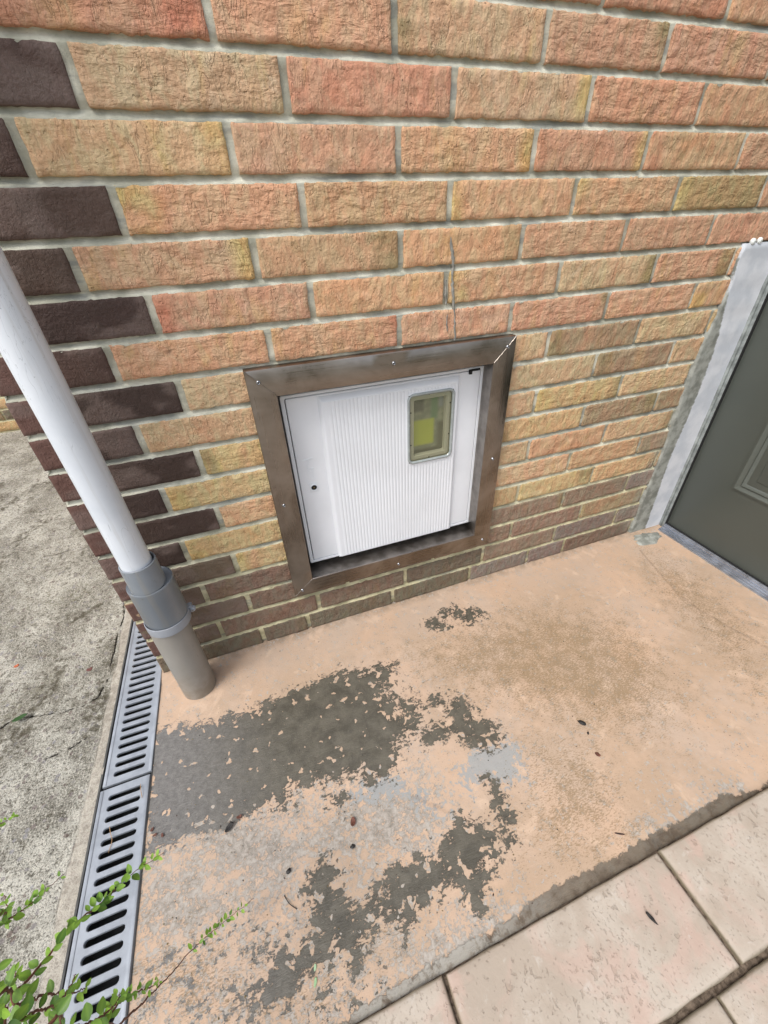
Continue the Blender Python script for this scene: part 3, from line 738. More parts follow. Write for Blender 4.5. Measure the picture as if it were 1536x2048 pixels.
# far brick wall across the end of the drive
w2 = Wall(); T2 = lambda V: np.stack([V[:, 0]-2.6, 2.45+V[:, 1], V[:, 2]], -1)
for r in range(16):
    u = 0. if r % 2 else -.14; i = 0
    while u < 2.3:
        c = g.choice(list('TYBTG')); a = max(u, 0)
        if not (r == 3 and 1.0 < u < 1.36):
            V, F, C, Rr = brick(a+J, u+.283, r*.075+J, (r+1)*.075-J, BR[c], '-', '-', 20000+r*40+i, .03); w2.put(V, F, C, Rr, 0, T2)
        u += .289; i += 1
mortar(w2, 0, 2.3, 0, 1.2, None, T2, 6, .05)
o2 = empty('garden_wall', (-1.45, 2.45, 0)); tag(o2, 'cream brick wall far behind at the left, across the end of the driveway', 'wall')
V = np.concatenate(w2.V); V -= np.array([-1.45, 2.45, 0])
mesh_obj('brickwork', V, np.concatenate(w2.F), [M_BRICK, M_MORTAR], o2, np.concatenate(w2.M), True, dict(Col=np.concatenate(w2.C), rough=np.concatenate(w2.R), seed=np.concatenate(w2.S)))
b = MB(); b.box(-1.15, 1.15, .015, .2, 0, 1.2); b.build('wall_core', M_MORTAR, o2)
# ------------------------------------------------------------------ meter box with steel surround
box = empty('meter_box', (.443, 0, .5)); tag(box, 'white ribbed meter box with small window in a brown-grey steel frame on the wall', 'meter box')
OX, OZ = .443, .5
def mv(V, dx=-OX, dz=-OZ): V = np.array(V, float); V[:, 0] += dx; V[:, 2] += dz; return V
def put(mb, name, mats, parent, sharp=None):
    o = mb.build(name, mats, None, sharp); me = o.data
    co = np.empty(len(me.vertices)*3, np.float32); me.vertices.foreach_get('co', co); co = co.reshape(-1, 3); co[:, 0] -= OX; co[:, 2] -= OZ
    me.vertices.foreach_set('co', co.ravel()); me.update(); o.parent = parent; return o
# frame: four mitred channels; profile runs outer return - face - inner return
ox0, ox1, oz0, oz1 = .1235, .7635, .183, .8255
ix0, ix1, iz0, iz1 = .1805, .7065, .2335, .7665
yf = -.022
fr = MB()
def loopat(t, y, ins=0.):
    """t=0 outer edge, 1 inner edge"""
    a0 = ox0+(ix0-ox0)*t; a1 = ox1+(ix1-ox1)*t; c0 = oz0+(iz0-oz0)*t; c1 = oz1+(iz1-oz1)*t
    return [(a0, y, c0), (a1, y, c0), (a1, y, c1), (a0, y, c1)]
prof = [(-.0, .004), (0, yf+.0015), (.012, yf+.0004), (.03, yf), (.5, yf-.0006), (.97, yf), (.988, yf+.0004), (1., yf+.0015), (1., .10)]
for side in range(4):
    rings = []
    for t, y in prof:
        L = loopat(t, y); a = np.array(L[side]); c = np.array(L[(side+1) % 4])
        n = 24; g_ = .0005
        d = (c-a)/np.linalg.norm(c-a); a = a+d*g_; c = c-d*g_
        row = [a+(c-a)*k/n for k in range(n+1)]
        if .02 < t < .98: row = [p+np.array([0, .0006*float(noise3(np.array([p[0]*7, p[2]*7, side*3.]), 2)), 0]) for p in row]
        rings.append([tuple(p) for p in row])
    fr.ring(rings[:-1], 0 if side in (0, 2) else 1, False, True); fr.ring(rings[-2:], 2, False, True)
# weld beads on the four mitres
for s_ in range(4):
    a = np.array(loopat(.02, yf)[s_]); c = np.array(loopat(.98, yf)[s_])
    d = (c-a)/np.linalg.norm(c-a); pv = np.array([-d[2], 0, d[0]])
    rr = []
    for k in range(20):
        p = a+(c-a)*k/19; w = .0022+.0006*math.sin(k*1.9)
        rr.append([tuple(p-pv*w+np.array([0, .0006, 0])), tuple(p-pv*w*.4+np.array([0, -.0009, 0])), tuple(p+pv*w*.4+np.array([0, -.0009, 0])), tuple(p+pv*w+np.array([0, .0006, 0]))])
    fr.ring(rr, 0, False)
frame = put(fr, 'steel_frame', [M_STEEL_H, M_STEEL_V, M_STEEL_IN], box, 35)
for x, z in ((.148, .800), (.445, .801), (.7405, .802), (.146, .497), (.7385, .499), (.1465, .201), (.445, .199), (.7385, .205)):
    b = MB(); b.lathe((x, yf, z), [(.0001, -.0016), (.0018, -.0017), (.0020, -.0030), (.0034, -.0028), (.0044, -.0016), (.0048, 0.0), (.0052, .0004)], 20, 0, 'y')
    b.lathe((x, yf, z), [(.0001, -.00175), (.00175, -.00175)], 12, 1, 'y')
    put(b, 'screw', [M_ZINC, M_DARK], frame)
# white housing rim
rm = MB()
def rect(x0, x1, z0, z1, y, r=.004, n=5):
    L = []
    for cx, cz, a0 in ((x1-r, z1-r, 0), (x0+r, z1-r, 90), (x0+r, z0+r, 180), (x1-r, z0+r, 270)):
        for k in range(n+1):
            a = R(a0+90*k/n); L.append((cx+r*math.cos(a), y, cz+r*math.sin(a)))
    return L
hx0, hx1, hz0, hz1 = .187, .7095, .2545, .7515
rm.ring([rect(hx0, hx1, hz0, hz1, .13), rect(hx0, hx1, hz0, hz1, .0225), rect(hx0+.001, hx1-.001, hz0+.001, hz1-.001, .021), rect(hx0+.0085, hx1-.0085, hz0+.0075, hz1-.0065, .021), rect(hx0+.0095, hx1-.0095, hz0+.0085, hz1-.0075, .0225), rect(hx0+.0095, hx1-.0095, hz0+.0085, hz1-.0075, .040)], 0)
rm.ring([rect(hx0+.0095, hx1-.0095, hz0+.0085, hz1-.0075, .040), rect(.4, .5, .45, .5, .040)], 1, smooth=False); 
put(rm, 'housing', [M_WHITEBOX, M_DARK], box, 30)
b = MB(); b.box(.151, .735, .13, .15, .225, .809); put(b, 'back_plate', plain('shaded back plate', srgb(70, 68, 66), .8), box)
# door: flat leaf + raised fluted panel; window opening cut through
dx0, dx1, dz0, dz1 = .1985, .6985, .2645, .7425
WX0, WX1, WZ0, WZ1 = .4945, .6195, .5205, .7085
M_BOXDOOR = plain('white moulded plastic door', srgb(222, 224, 227), .4, nscale=5, namt=.035)
dr = MB()
# flat leaf as a heightfield frame (left strip, right strip, hidden top and bottom)
def leafrect(x0, x1, z0, z1, y=.021):
    dr.box(x0, x1, y, y+.004, z0, z1, 0)
dr.ring([rect(dx0, dx1, dz0, dz1, .034), rect(dx0, dx1, dz0, dz1, .0222), rect(dx0+.0012, dx1-.0012, dz0+.0012, dz1-.0012, .021)], 0)
def sheet(x0, x1, z0, z1, yfun, nx, nz, mi=0):
    A, C = np.meshgrid(np.linspace(x0, x1, nx), np.linspace(z0, z1, nz), indexing='ij')
    dr.add(np.stack([A, yfun(A, C), C], -1).reshape(-1, 3), grid_faces(nx, nz).tolist(), mi, True)
px0, px1, pz0, pz1 = .2700, .6375, .2575, .7385
sheet(dx0+.0012, px0+.002, dz0+.0012, dz1-.0012, lambda A, C: A*0+.021, 4, 4)
sheet(px1-.002, dx1-.0012, dz0+.0012, dz1-.0012, lambda A, C: A*0+.021, 4, 4)
sheet(px0+.002, px1-.002, pz1-.004, dz1-.0012, lambda A, C: A*0+.021, 4, 3)
PY = .0125; pitch = .00925; rx0 = .2915; rx1 = rx0+37*pitch
def pfun(A, C):
    y = PY + .0085*np.clip(1-(A-px0)/.010, 0, 1)**1.5 + .0085*np.clip(1-(px1-A)/.006, 0, 1)**1.5
    y = np.maximum(y, PY+.0085*np.clip(1-(pz1-C)/.013, 0, 1)**1.3)
    ztop = .726-(A-rx0)*.022
    m = ((A > rx0) & (A < rx1) & (C < ztop-1e-6) & (C > pz0+.001)).astype(float)
    ph = ((A-rx0)/pitch) % 1
    rib = -.0009*np.clip(np.sin(ph*math.pi), 0, 1)**.6+.0002
    sur = (A > WX0-.006) & (A < WX1+.006) & (C > WZ0-.006) & (C < WZ1+.006)
    return y + rib*m*(~sur) - .0012*sur
xsr = np.unique(np.concatenate([np.linspace(px0, rx0, 12), rx0+np.arange(37*7+1)*pitch/7, np.linspace(rx1, px1, 6), [WX0, WX1, WX0-.006, WX1+.006, WX0-.0062, WX1+.0062]]))
xsr = xsr[(xsr <= px1+1e-9)]
zsr = np.unique(np.concatenate([[pz0, pz0+.0008, pz0+.0014, .30, .40], np.linspace(pz0+.01, .715, 14), np.arange(.716, .728, .001), np.linspace(.728, pz1, 9), [WZ0, WZ1, WZ0-.006, WZ0-.0062, WZ1+.006, WZ1+.0062]]))
A, C = np.meshgrid(xsr, zsr, indexing='ij'); Fp = grid_faces(len(xsr), len(zsr)); Vp = np.stack([A, pfun(A, C), C], -1).reshape(-1, 3)
cen = Vp[Fp].mean(1); keep = ~((cen[:, 0] > WX0) & (cen[:, 0] < WX1) & (cen[:, 2] > WZ0) & (cen[:, 2] < WZ1)); dr.add(Vp, Fp[keep].tolist(), 0, True)
dr.box(px0+.002, px1-.002, PY+.0012, .0225, pz0, pz0+.004, 0)          # lower lip of the panel
door = put(dr, 'door', [M_BOXDOOR, M_DARK], box, 25)
# window: clear gasket, recessed tray, meter face behind a tinted pane
wd = MB()
def rr(d, y, r=.014): return rect(WX0+d, WX1-d, WZ0+d, WZ1-d, y, max(r-d, .004), 8)
wd.ring([rr(-.0035, .0118), rr(-.0035, .0098), rr(-.002, .0082), rr(.0, .0078), rr(.002, .0085), rr(.003, .0105), rr(.0045, .0125)], 0)
M_GASKET = plain('clear grey gasket', srgb(150, 156, 154), .2, spec=.6, nscale=40, namt=.08)
gask = put(wd, 'window_gasket', M_GASKET, door)
wi = MB(); wi.ring([rr(.0035, .012), rr(.0035, .030)], 0); wi.ring([rr(.0035, .0180), rr(.0065, .0155), rr(.0155, .0155), rr(.017, .018), rr(.017, .032)], 1, smooth=False)
for x, z in ((.5020, .662), (.5020, .572), (.613, .672), (.613, .585), (.552, .704), (.556, .527)):
    wi.box(x-.0016, x+.0016, .0146, .0156, z-.0016, z+.0016, 2)
put(wi, 'window_inner_frame', [plain('dull inner frame', srgb(120, 118, 92), .6), plain('cream inner frame', srgb(206, 204, 188), .55), M_DARK], door)
km = NT('meter face with yellow green label', .7)
sx = km.n('ShaderNodeSeparateXYZ', {0: km.map(loc=(OX, 0, OZ))}, 0); sz = km.n('ShaderNodeSeparateXYZ', {0: km.map(loc=(OX, 0, OZ))}, 2)
def soft(x0, x1, z0, z1, e=.006):
    a_ = km.math('MULTIPLY', km.ramp(sx, x0-e, x0+e), km.ramp(sx, x1+e, x1-e)); return km.math('MULTIPLY', a_, km.math('MULTIPLY', km.ramp(sz, z0-e, z0+e), km.ramp(sz, z1+e, z1-e)))
cc_ = km.mix(km.ramp(km.noise(45, 3), .35, .65), srgb(134, 138, 114), srgb(164, 166, 142))
cc_ = km.mix(soft(.512, .545, .655, .700), cc_, srgb(96, 96, 82)); cc_ = km.mix(soft(.565, .585, .630, .705), cc_, srgb(112, 146, 104)); cc_ = km.mix(soft(.588, .600, .66, .70), cc_, srgb(150, 158, 162))
cc_ = km.mix(soft(.500, .615, .520, .548), cc_, srgb(84, 80, 60)); cc_ = km.mix(soft(.585, .615, .54, .62, .008), cc_, srgb(98, 96, 72)); cc_ = km.mix(soft(.503, .575, .560, .632, .005), cc_, srgb(200, 208, 66))
km.set('Base Color', cc_)
mt = MB(); mt.box(.502, .612, .030, .040, .528, .702, 0, .002)
put(mt, 'meter_face', km.m, box)
kg = NT('tinted window pane', .22, spec=.5, base=(.62, .68, .42, 1)); kg.set('Transmission Weight', 1.0); kg.set('IOR', 1.2); kg.set('Roughness', .12)
out = [n for n in kg.t.nodes if n.type == 'OUTPUT_MATERIAL'][0]
tr = kg.t.nodes.new('ShaderNodeBsdfTransparent'); tr.inputs[0].default_value = (.80, .80, .72, 1)
gl = kg.t.nodes.new('ShaderNodeBsdfGlossy'); gl.inputs['Roughness'].default_value = .12; gl.inputs[0].default_value = (.9, .9, .9, 1)
df = kg.t.nodes.new('ShaderNodeBsdfDiffuse'); df.inputs[0].default_value = srgb(134, 136, 112)
m1 = kg.t.nodes.new('ShaderNodeMixShader'); m1.inputs[0].default_value = .05; m2 = kg.t.nodes.new('ShaderNodeMixShader'); m2.inputs[0].default_value = .26
kg.t.links.new(tr.outputs[0], m2.inputs[1]); kg.t.links.new(df.outputs[0], m2.inputs[2]); kg.t.links.new(m2.outputs[0], m1.inputs[1]); kg.t.links.new(gl.outputs[0], m1.inputs[2]); kg.t.links.new(m1.outputs[0], out.inputs[0])
pn = MB(); pn.ring([rr(.004, .0118), rr(.006, .0112), rr(.03, .0110)], 0, smooth=True, cap1=True)
put(pn, 'window_pane', kg.m, door)
# lock with raised collar and moulded lightning arrow
lk = MB(); lx, lz = .2315, .5045
lk.ring([rect(lx-.0115, lx+.0115, lz-.0150, lz+.0150, .0212, .003), rect(lx-.0110, lx+.0110, lz-.0145, lz+.0145, .0203, .003), rect(lx-.0100, lx+.0100, lz-.0135, lz+.0135, .0203, .003)], 0, cap1=True)
lk.lathe((lx, 0, lz), [(.0100, .0204), (.0096, .0185), (.0086, .0180), (.0076, .0186), (.0074, .0200)], 28, 0, 'y')
lk.lathe((lx, 0, lz), [(.0074, .01995), (.0001, .01995)], 28, 1, 'y'); lk.lathe((lx, 0, lz), [(.0030, .0190), (.0001, .0190)], 3, 2, 'y')
put(lk, 'lock', [M_WHITEBOX, M_DARK, plain('brass barrel', srgb(120, 104, 70), .4, .8)], door, 30)
sy = MB()
def bar(a, c, w, y0=.0210, y1=.0199):
    a = np.array(a, float); c = np.array(c, float); d = c-a; d /= np.linalg.norm(d); n = np.array([-d[1], d[0]])*w/2
    q = [a-n, c-n, c+n, a+n]; V = [(p[0], y0, p[1]) for p in q]+[(p[0], y1, p[1]) for p in q]
    sy.add(V, [(4, 5, 6, 7), (0, 1, 5, 4), (1, 2, 6, 5), (2, 3, 7, 6), (3, 0, 4, 7)])
bar((.213, .585), (.241, .588), .0026); bar((.228, .585), (.223, .560), .0024); bar((.221, .560), (.240, .560), .0026); bar((.236, .559), (.234, .535), .0024)
bar((.2235, .556), (.2305, .551), .002)
put(sy, 'lightning_mark', M_WHITEBOX, door)
lt = MB(); lt.box(.664, .672, .016, .0225, .736, .7475, 0, .001); lt.box(.672, .696, .0185, .0225, .7425, .7480, 0, .001); put(lt, 'latch', M_DARK, door)

# ------------------------------------------------------------------ downpipe
dp = empty('downpipe', (-.19, -.08, 0)); tag(dp, 'white plastic rainwater downpipe entering a grey socket and clamp beside the dark corner bricks', 'downpipe')
def dput(mb, name, m, parent=dp, sharp=40):
    o = mb.build(name, m, None, sharp); me = o.data
    co = np.empty(len(me.vertices)*3, np.float32); me.vertices.foreach_get('co', co); co = co.reshape(-1, 3); co[:, 0] += .19; co[:, 1] += .08
    me.vertices.foreach_set('co', co.ravel()); me.update(); o.parent = parent; return o
N = 72
b = MB(); c = (-.1862, -.0878, 0); b.lathe(c, [(.0290, 2.15), (.0307, 2.15), (.0307, 1.2), (.0307, .46), (.0307, .43), (.0290, .43), (.0290, 2.15)], N); dput(b, 'upper_pipe', M_WHITEPVC)
b = MB(); c = (-.1842, -.0872, 0)
b.lathe(c, [(.0330, .43), (.0330, .474), (.0333, .4785), (.0345, .4795), (.0364, .4785), (.0367, .474), (.0367, .412)], N)
b.lathe(c, [(.0335, .43), (.001, .43)], N, 1)
c = (-.1838, -.0748, 0)
b.lathe(c, [(.0005, .4095), (.0455, .4095), (.0468, .4098), (.0472, .4090), (.0476, .4108), (.0487, .4104), (.0491, .408), (.0491, .405), (.0487, .404), (.0487, .300), (.0476, .2975), (.0470, .27), (.0440, .27)], N)
dput(b, 'reducer_socket', [M_GREYPVC, M_DARK])
b = MB(); c = (-.1905, -.0765, 0); b.lathe(c, [(.0445, .285), (.0445, .15), (.0446, .0), (.0446, -.03)], N); dput(b, 'lower_pipe', M_GREYPVC2)
b = MB(); c = (-.1850, -.0752, 0)
b.lathe(c, [(.0470, .292), (.0495, .2965), (.0506, .296), (.0510, .290), (.0510, .276), (.0504, .271), (.0485, .270), (.0450, .272)], N)
b.box(-.1415, -.1285, -.066, -.050, .272, .294, 0, .002)
cl = dput(b, 'clamp', plain('grey pvc clamp', srgb(146, 150, 156), .38, nscale=12, namt=.05))
b = MB(); b.lathe((-.128, -.066, .283), [(.0001, -.0055), (.0030, -.005), (.0062, -.003), (.0070, 0), (.0070, .006)], 20, 0, 'y'); b.lathe((-.128, -.0712, .283), [(.0001, -.0012), (.0032, -.0012), (.0032, .002)], 6, 1, 'y')
dput(b, 'bolt', [plain('grey bolt boss', srgb(150, 154, 160), .35), M_ZINC], cl)
# dirt line where the pipe meets the paint is a mark on the pad, not built

# ------------------------------------------------------------------ drain channel and gratings
ch = empty('drain_channel', (-.352, -.26, 0)); tag(ch, 'narrow dark drain channel sunk in the concrete under the slotted gratings', 'drain channel')
b = MB(); x0, x1 = -.0560, .0545; y0, y1 = -1.14, .53
b.box(x0-.004, x0, y0, y1, -.1, .003); b.box(x1, x1+.0012, y0, y1, -.1, .002); b.box(x0, x1, y0, y1, -.1, -.095); b.box(x0-.004, x1, y1, y1+.004, -.1, .0); b.box(x0-.004, x1, y0-.004, y0, -.1, .0)
b.build('channel_body', plain('dark channel concrete', srgb(74, 74, 72), .85, nscale=40, namt=.3), ch)
def grating():
    root = empty('drain_grating')
    b = MB(); p = .0225; n = 23; L = .5395; T = .0070
    hx = .0525; sx0, sx1 = -.0335, .0365; cx = (sx0+sx1)/2; sr = .0068
    y = -L/2; m = (L-n*p)/2; NN = 32
    def plate(ya, yb):
        b.add([(-hx, ya, 0), (hx, ya, 0), (hx, yb, 0), (-hx, yb, 0)], [(0, 1, 2, 3)])
    plate(y, y+m); plate(L/2-m, L/2)
    for k in range(n):
        yc = y+m+p*(k+.5); S = []; Q = []; S2 = []; S3 = []
        for j in range(NN):
            a = 2*math.pi*(j+.5)/NN; ca, sa = math.cos(a), math.sin(a)
            def stad(r):
                w = (sx1-sx0)/2-sr
                # equal-angle points on each cap, straight runs between
                q = j/NN
                if j < NN//4 or j >= NN*3//4: th = ((j+.5 if j < NN//4 else j+.5-NN)/(NN/4))*math.pi/2; return (cx+w+r*math.cos(th), yc+r*math.sin(th))
                th = math.pi+((j+.5-NN/2)/(NN/4))*math.pi/2; return (cx-w+r*math.cos(th), yc+r*math.sin(th))
            s = stad(sr); s2 = stad(sr-.0010); S.append((s[0], s[1], 0)); S2.append((s2[0], s2[1], -.0012)); S3.append((s2[0], s2[1], -T))
            if j < NN//4 or j >= NN*3//4: jj = j if j < NN//4 else j-NN; t = (jj+.5)/(NN/4); Q.append((hx if abs(t) < .8 else cx+(hx-cx)*1., yc+p/2*max(-1, min(1, t/.94)), 0))
            else: t = (j+.5-NN/2)/(NN/4); Q.append((-hx, yc-p/2*max(-1, min(1, t/.94)), 0))
        Q = [(q[0], yc+p/2*(1 if q[1] > yc else -1) if abs(abs(q[1]-yc)-p/2) < .0012 else q[1], 0) for q in Q]
        b.ring([Q, S, S2, S3], 0, True, False)
        # square off the two long gaps left and right of the caps is handled by the ring itself
    # rolled edge and skirt
    b.ring([[(-hx, -L/2, 0), (hx, -L/2, 0), (hx, L/2, 0), (-hx, L/2, 0)], [(-hx-.001, -L/2-.0005, -.002), (hx+.001, -L/2-.0005, -.002), (hx+.001, L/2+.0005, -.002), (-hx-.001, L/2+.0005, -.002)], [(-hx-.001, -L/2-.0005, -T), (hx+.001, -L/2-.0005, -T), (hx+.001, L/2+.0005, -T), (-hx-.001, L/2+.0005, -T)]], 0, smooth=False)
    # raised lips along both sides
    for s_ in (-1, 1):
        xa = s_*hx; b.box(min(xa, xa-s_*.007), max(xa, xa-s_*.007), -L/2+.001, L/2-.001, -.0002, .0011, 0, .0004)
    b.build('plate', M_GRATE, root, 30); return root
g0 = grating(); g0.location = (-.3505, -.0055, .0035); tag(g0, 'slotted metal drain grating nearest the wall corner, passing behind the pipe foot', 'drain grating', 'slotted gratings laid along the drain channel')
for yy, dz, rz, lb in ((-.5530, .0045, .2, 'slotted metal drain grating nearest the viewer, crossed by green leafy sprigs'), (-1.0950, .004, -.1, None)):
    if lb is None: continue
    r_ = g0.copy(); COL.objects.link(r_); r_.location = (-.3515, yy, dz); r_.rotation_euler.z = R(rz); r_['label'] = lb
    for cc in list(g0.children): c2 = cc.copy(); COL.objects.link(c2); c2.parent = r_

# ------------------------------------------------------------------ door
dd = empty('entrance_door', (1.6, -.02, 0)); tag(dd, 'olive grey panelled door in a grey metal frame with aluminium threshold, at the right', 'door')
def D(mb, name, m, sharp=30, parent=dd):
    o = mb.build(name, m, None, sharp); me = o.data
    co = np.empty(len(me.vertices)*3, np.float32); me.vertices.foreach_get('co', co); co = co.reshape(-1, 3); co[:, 0] -= 1.6; co[:, 1] += .02
    me.vertices.foreach_set('co', co.ravel()); me.update(); o.parent = parent; return o
b = MB(); b.box(1.612, 1.655, -1.02, -.026, .024, 2.05, 0, .002); leaf = D(b, 'door_leaf', M_DOOR)
b = MB()
b.box(1.5990, 1.66, -.0135, .06, -.01, 2.10, 0, .002); b.box(1.6020, 1.66, -.0245, -.0140, -.01, 2.10, 0, .0015); b.box(1.604, 1.66, -1.06, -.0250, 2.06, 2.10, 0, .002); b.box(1.600, 1.66, -1.09, -1.03, -.01, 2.10, 0, .002)
D(b, 'door_frame', M_DFRAME)
b = MB(); b.box(1.6035, 1.66, -.0280, -.0240, .02, 2.06, 0); b.box(1.606, 1.66, -1.03, -.027, .0215, .0262, 0); D(b, 'rubber_seal', M_DARK)
b = MB()
for k, (a, c, z) in enumerate(((1.572, 1.5805, .0045), (1.580, 1.5895, .0085), (1.589, 1.5985, .0125), (1.598, 1.66, .0190))): b.box(a, c, -1.03, -.026, -.006, z, 0, .0012)
b.box(1.602, 1.62, -1.03, -.026, .018, .0222, 0, .0008); D(b, 'threshold', M_ALU)
b = MB()
def mould(y0, y1, z0, z1):
    pr = [(0, 1.6125), (.002, 1.6065), (.008, 1.6045), (.014, 1.608), (.020, 1.6110), (.024, 1.6065), (.030, 1.6085), (.034, 1.6125)]
    rings = []
    for d, x in pr: rings.append([(x, y0-d, z0+d), (x, y1+d, z0+d), (x, y1+d, z1-d), (x, y0-d, z1-d)])
    b.ring(rings, 0, True, False)
    b.box(1.609, 1.613, y1+.055, y0-.055, z0+.055, z1-.055, 0, .003)
mould(-.176, -.86, .274, .92); mould(-.176, -.86, 1.06, 1.90); D(b, 'panel_moulding', M_DOOR, parent=leaf)

# two white plugs at the top of the render band
for x, z, lb in ((1.487, .981, 'white round plastic plug above the painted band, left one of two'), (1.512, .982, 'white round plastic plug above the painted band, right one of two')):
    b = MB(); b.lathe((0, 0, 0), [(.0001, -.0072), (.004, -.007), (.0072, -.005), (.0080, -.003), (.0080, .002), (.003, .003)], 22, 0, 'y'); b.lathe((0, -.0073, 0), [(.0001, 0), (.0018, 0)], 12, 1, 'y')
    o = b.build('wall_plug', [plain('white plug plastic', srgb(226, 230, 226), .4), plain('plug centre', srgb(190, 190, 180), .5)]); o.location = (x, -.001, z); tag(o, lb, 'wall plug', 'white plugs above the painted band')

def tube(pts, rads, n=6):
    P = np.array(pts, float); rings = []
    for i, p in enumerate(P):
        d = P[min(i+1, len(P)-1)]-P[max(i-1, 0)]; d = d/np.linalg.norm(d); u = np.cross(d, [0, 0, 1.]); u /= max(np.linalg.norm(u), 1e-6); v = np.cross(u, d)
        rings.append([tuple(p+rads[i]*(math.cos(2*math.pi*k/n)*u+math.sin(2*math.pi*k/n)*v)) for k in range(n)])
    return rings
def spline(P, n):
    P = np.array(P, float); t = np.linspace(0, len(P)-1, n); out = []
    for x in t:
        i = int(min(x, len(P)-2)); f = x-i; p0 = P[max(i-1, 0)]; p1 = P[i]; p2 = P[i+1]; p3 = P[min(i+2, len(P)-1)]
        out.append(.5*((2*p1)+(-p0+p2)*f+(2*p0-5*p1+4*p2-p3)*f*f+(-p0+3*p1-3*p2+p3)*f**3))
    return np.array(out)
# ------------------------------------------------------------------ small litter on the ground
M_LITTER = plain('dark brown dead leaf', srgb(64, 44, 36), .7, nscale=90, namt=.4, bump=.4)
M_LITTER2 = plain('rusty brown leaf', srgb(100, 60, 46), .7, nscale=90, namt=.4, bump=.4)
M_BLACK = plain('near black stone', srgb(30, 26, 22), .6, nscale=120, namt=.4, bump=.6)
def chip(name, x, y, L, W, H, rot, m, lb, cat, seed, curl=0., z0=.001, group=None):
    n, k = 14, 7; V = []; F = []
    for i in range(k+1):
        t = i/k
        for j in range(n):
            a = 2*math.pi*j/n; rr_ = math.sin(math.pi*min(max(t, .02), .98)); j1 = 1+.28*float(noise3(np.array([math.cos(a)*1.7, math.sin(a)*1.7, t*3+seed]), seed))
            px = math.cos(a)*L/2*rr_*j1; py = math.sin(a)*W/2*rr_*j1; pz = -math.cos(math.pi*t)*H/2*j1 + curl*(px/(L/2))**2*H + curl*.6*(py/(W/2))**2*H
            V.append((px*math.cos(rot)-py*math.sin(rot), px*math.sin(rot)+py*math.cos(rot), pz+H/2))
            if i: F.append(((i-1)*n+j, (i-1)*n+(j+1) % n, i*n+(j+1) % n, i*n+j))
    o = mesh_obj(name, V, F, m, smooth=True); o.location = (x, y, z0); tag(o, lb, cat, group); return o
chip('stone', .732, -.549, .019, .012, .007, -.9, M_BLACK, 'small near-black stone on the peach concrete, largest dark speck right of the wet patch', 'stone', 3)
chip('stone', .729, -.574, .0085, .005, .003, .8, M_BLACK, 'tiny dark chip just in front of the near-black stone', 'stone', 4)
chip('dead_leaf', .714, -.622, .013, .010, .003, -.7, M_LITTER2, 'small rusty brown leaf scrap right of the blue-grey patch', 'dead leaf', 5, .5)
chip('dead_leaf', .129, -.546, .017, .012, .005, 1.2, M_LITTER2, 'curled rusty leaf scrap on the speckled grey patch in the middle', 'dead leaf', 6, .8)
chip('dead_leaf', -.125, -.462, .023, .011, .006, .7, M_BLACK, 'dark folded leaf at the lower edge of the big wet patch', 'dead leaf', 7, .7)
chip('dead_leaf', -.103, -.449, .011, .007, .004, .2, M_LITTER2, 'small reddish leaf scrap beside the dark folded leaf', 'dead leaf', 8, .7)
chip('twig', .642, -.760, .020, .0035, .0022, -.5, M_LITTER, 'short brown twig near the paving edge', 'twig', 9)
chip('stone', -.016, -.579, .011, .008, .004, .5, M_BLACK, 'small dark stone on the speckled concrete left of centre', 'stone', 10)
chip('stone', .116, -.586, .010, .008, .004, .1, M_BLACK, 'small dark stone in front of the curled rusty leaf, beside green moss', 'stone', 11)
chip('dead_leaf', .592, -.878, .020, .0065, .003, -1.25, M_BLACK, 'thin black leaf scrap lying on the cream paving', 'dead leaf', 12, .5, .0125)
chip('dead_leaf', -.717, .191, .013, .011, .005, .4, plain('orange brown leaf', srgb(176, 96, 60), .7), 'small orange leaf scrap on the driveway at the left edge', 'dead leaf', 13, .5, .004)
chip('dead_leaf', -.500, .092, .017, .012, .006, .3, plain('maroon leaf', srgb(98, 58, 52), .7), 'maroon leaf scrap on the driveway left of the drain', 'dead leaf', 14, .6, .005)
M_GREENLEAF = mat_leaf('fallen green leaf', srgb(60, 92, 44), srgb(86, 120, 60))
chip('fallen_leaf', -.647, -.006, .034, .016, .003, .35, M_GREENLEAF, 'green oval leaf lying on the driveway crack', 'leaf', 15, 1.2, .006)
chip('fallen_leaf', .007, -.725, .009, .005, .001, 1.3, plain('pale green leaf', srgb(150, 178, 140), .5), 'pale green fallen leaf on the lower wet patch', 'leaf', 16, .5)
chip('fallen_leaf', .004, -.742, .012, .005, .001, 1.1, plain('pale green leaf b', srgb(140, 172, 126), .5), 'pale green fallen leaf just below the smaller one on the lower wet patch', 'leaf', 17, .5)
for x, y, rot, lb in ((-.284, -.405, .9, 'reddish leaf crumb beside the drain edge, left one of three'), (-.277, -.418, .2, 'reddish leaf crumb beside the drain edge, middle one of three'), (-.262, -.424, 1.8, 'reddish leaf crumb beside the drain edge, right one of three')):
    chip('dead_leaf', x, y, .009, .005, .003, rot, M_LITTER2, lb, 'dead leaf', int(abs(x)*1000), .6, group='leaf crumbs beside the drain')
def tendril(pts, r, m, lb):
    b = MB(); P = spline(pts, 20); b.ring(tube(P-P[0], np.full(20, r)), 0, True, True); o = b.build('twig', m); o.location = tuple(P[0]); tag(o, lb, 'twig')
M_TWIG = plain('dry tan stem', srgb(170, 132, 92), .7)
tendril([(-.372, -.368, .006), (-.366, -.384, .010), (-.362, -.398, .007), (-.366, -.418, .006)], .0006, M_TWIG, 'thin dry tan stem lying across the slots of the near drain grating')
tendril([(-.318, -.300, .007), (-.314, -.316, .011), (-.311, -.332, .006)], .0006, M_TWIG, 'short dry tan stem on the near grating just below the join')
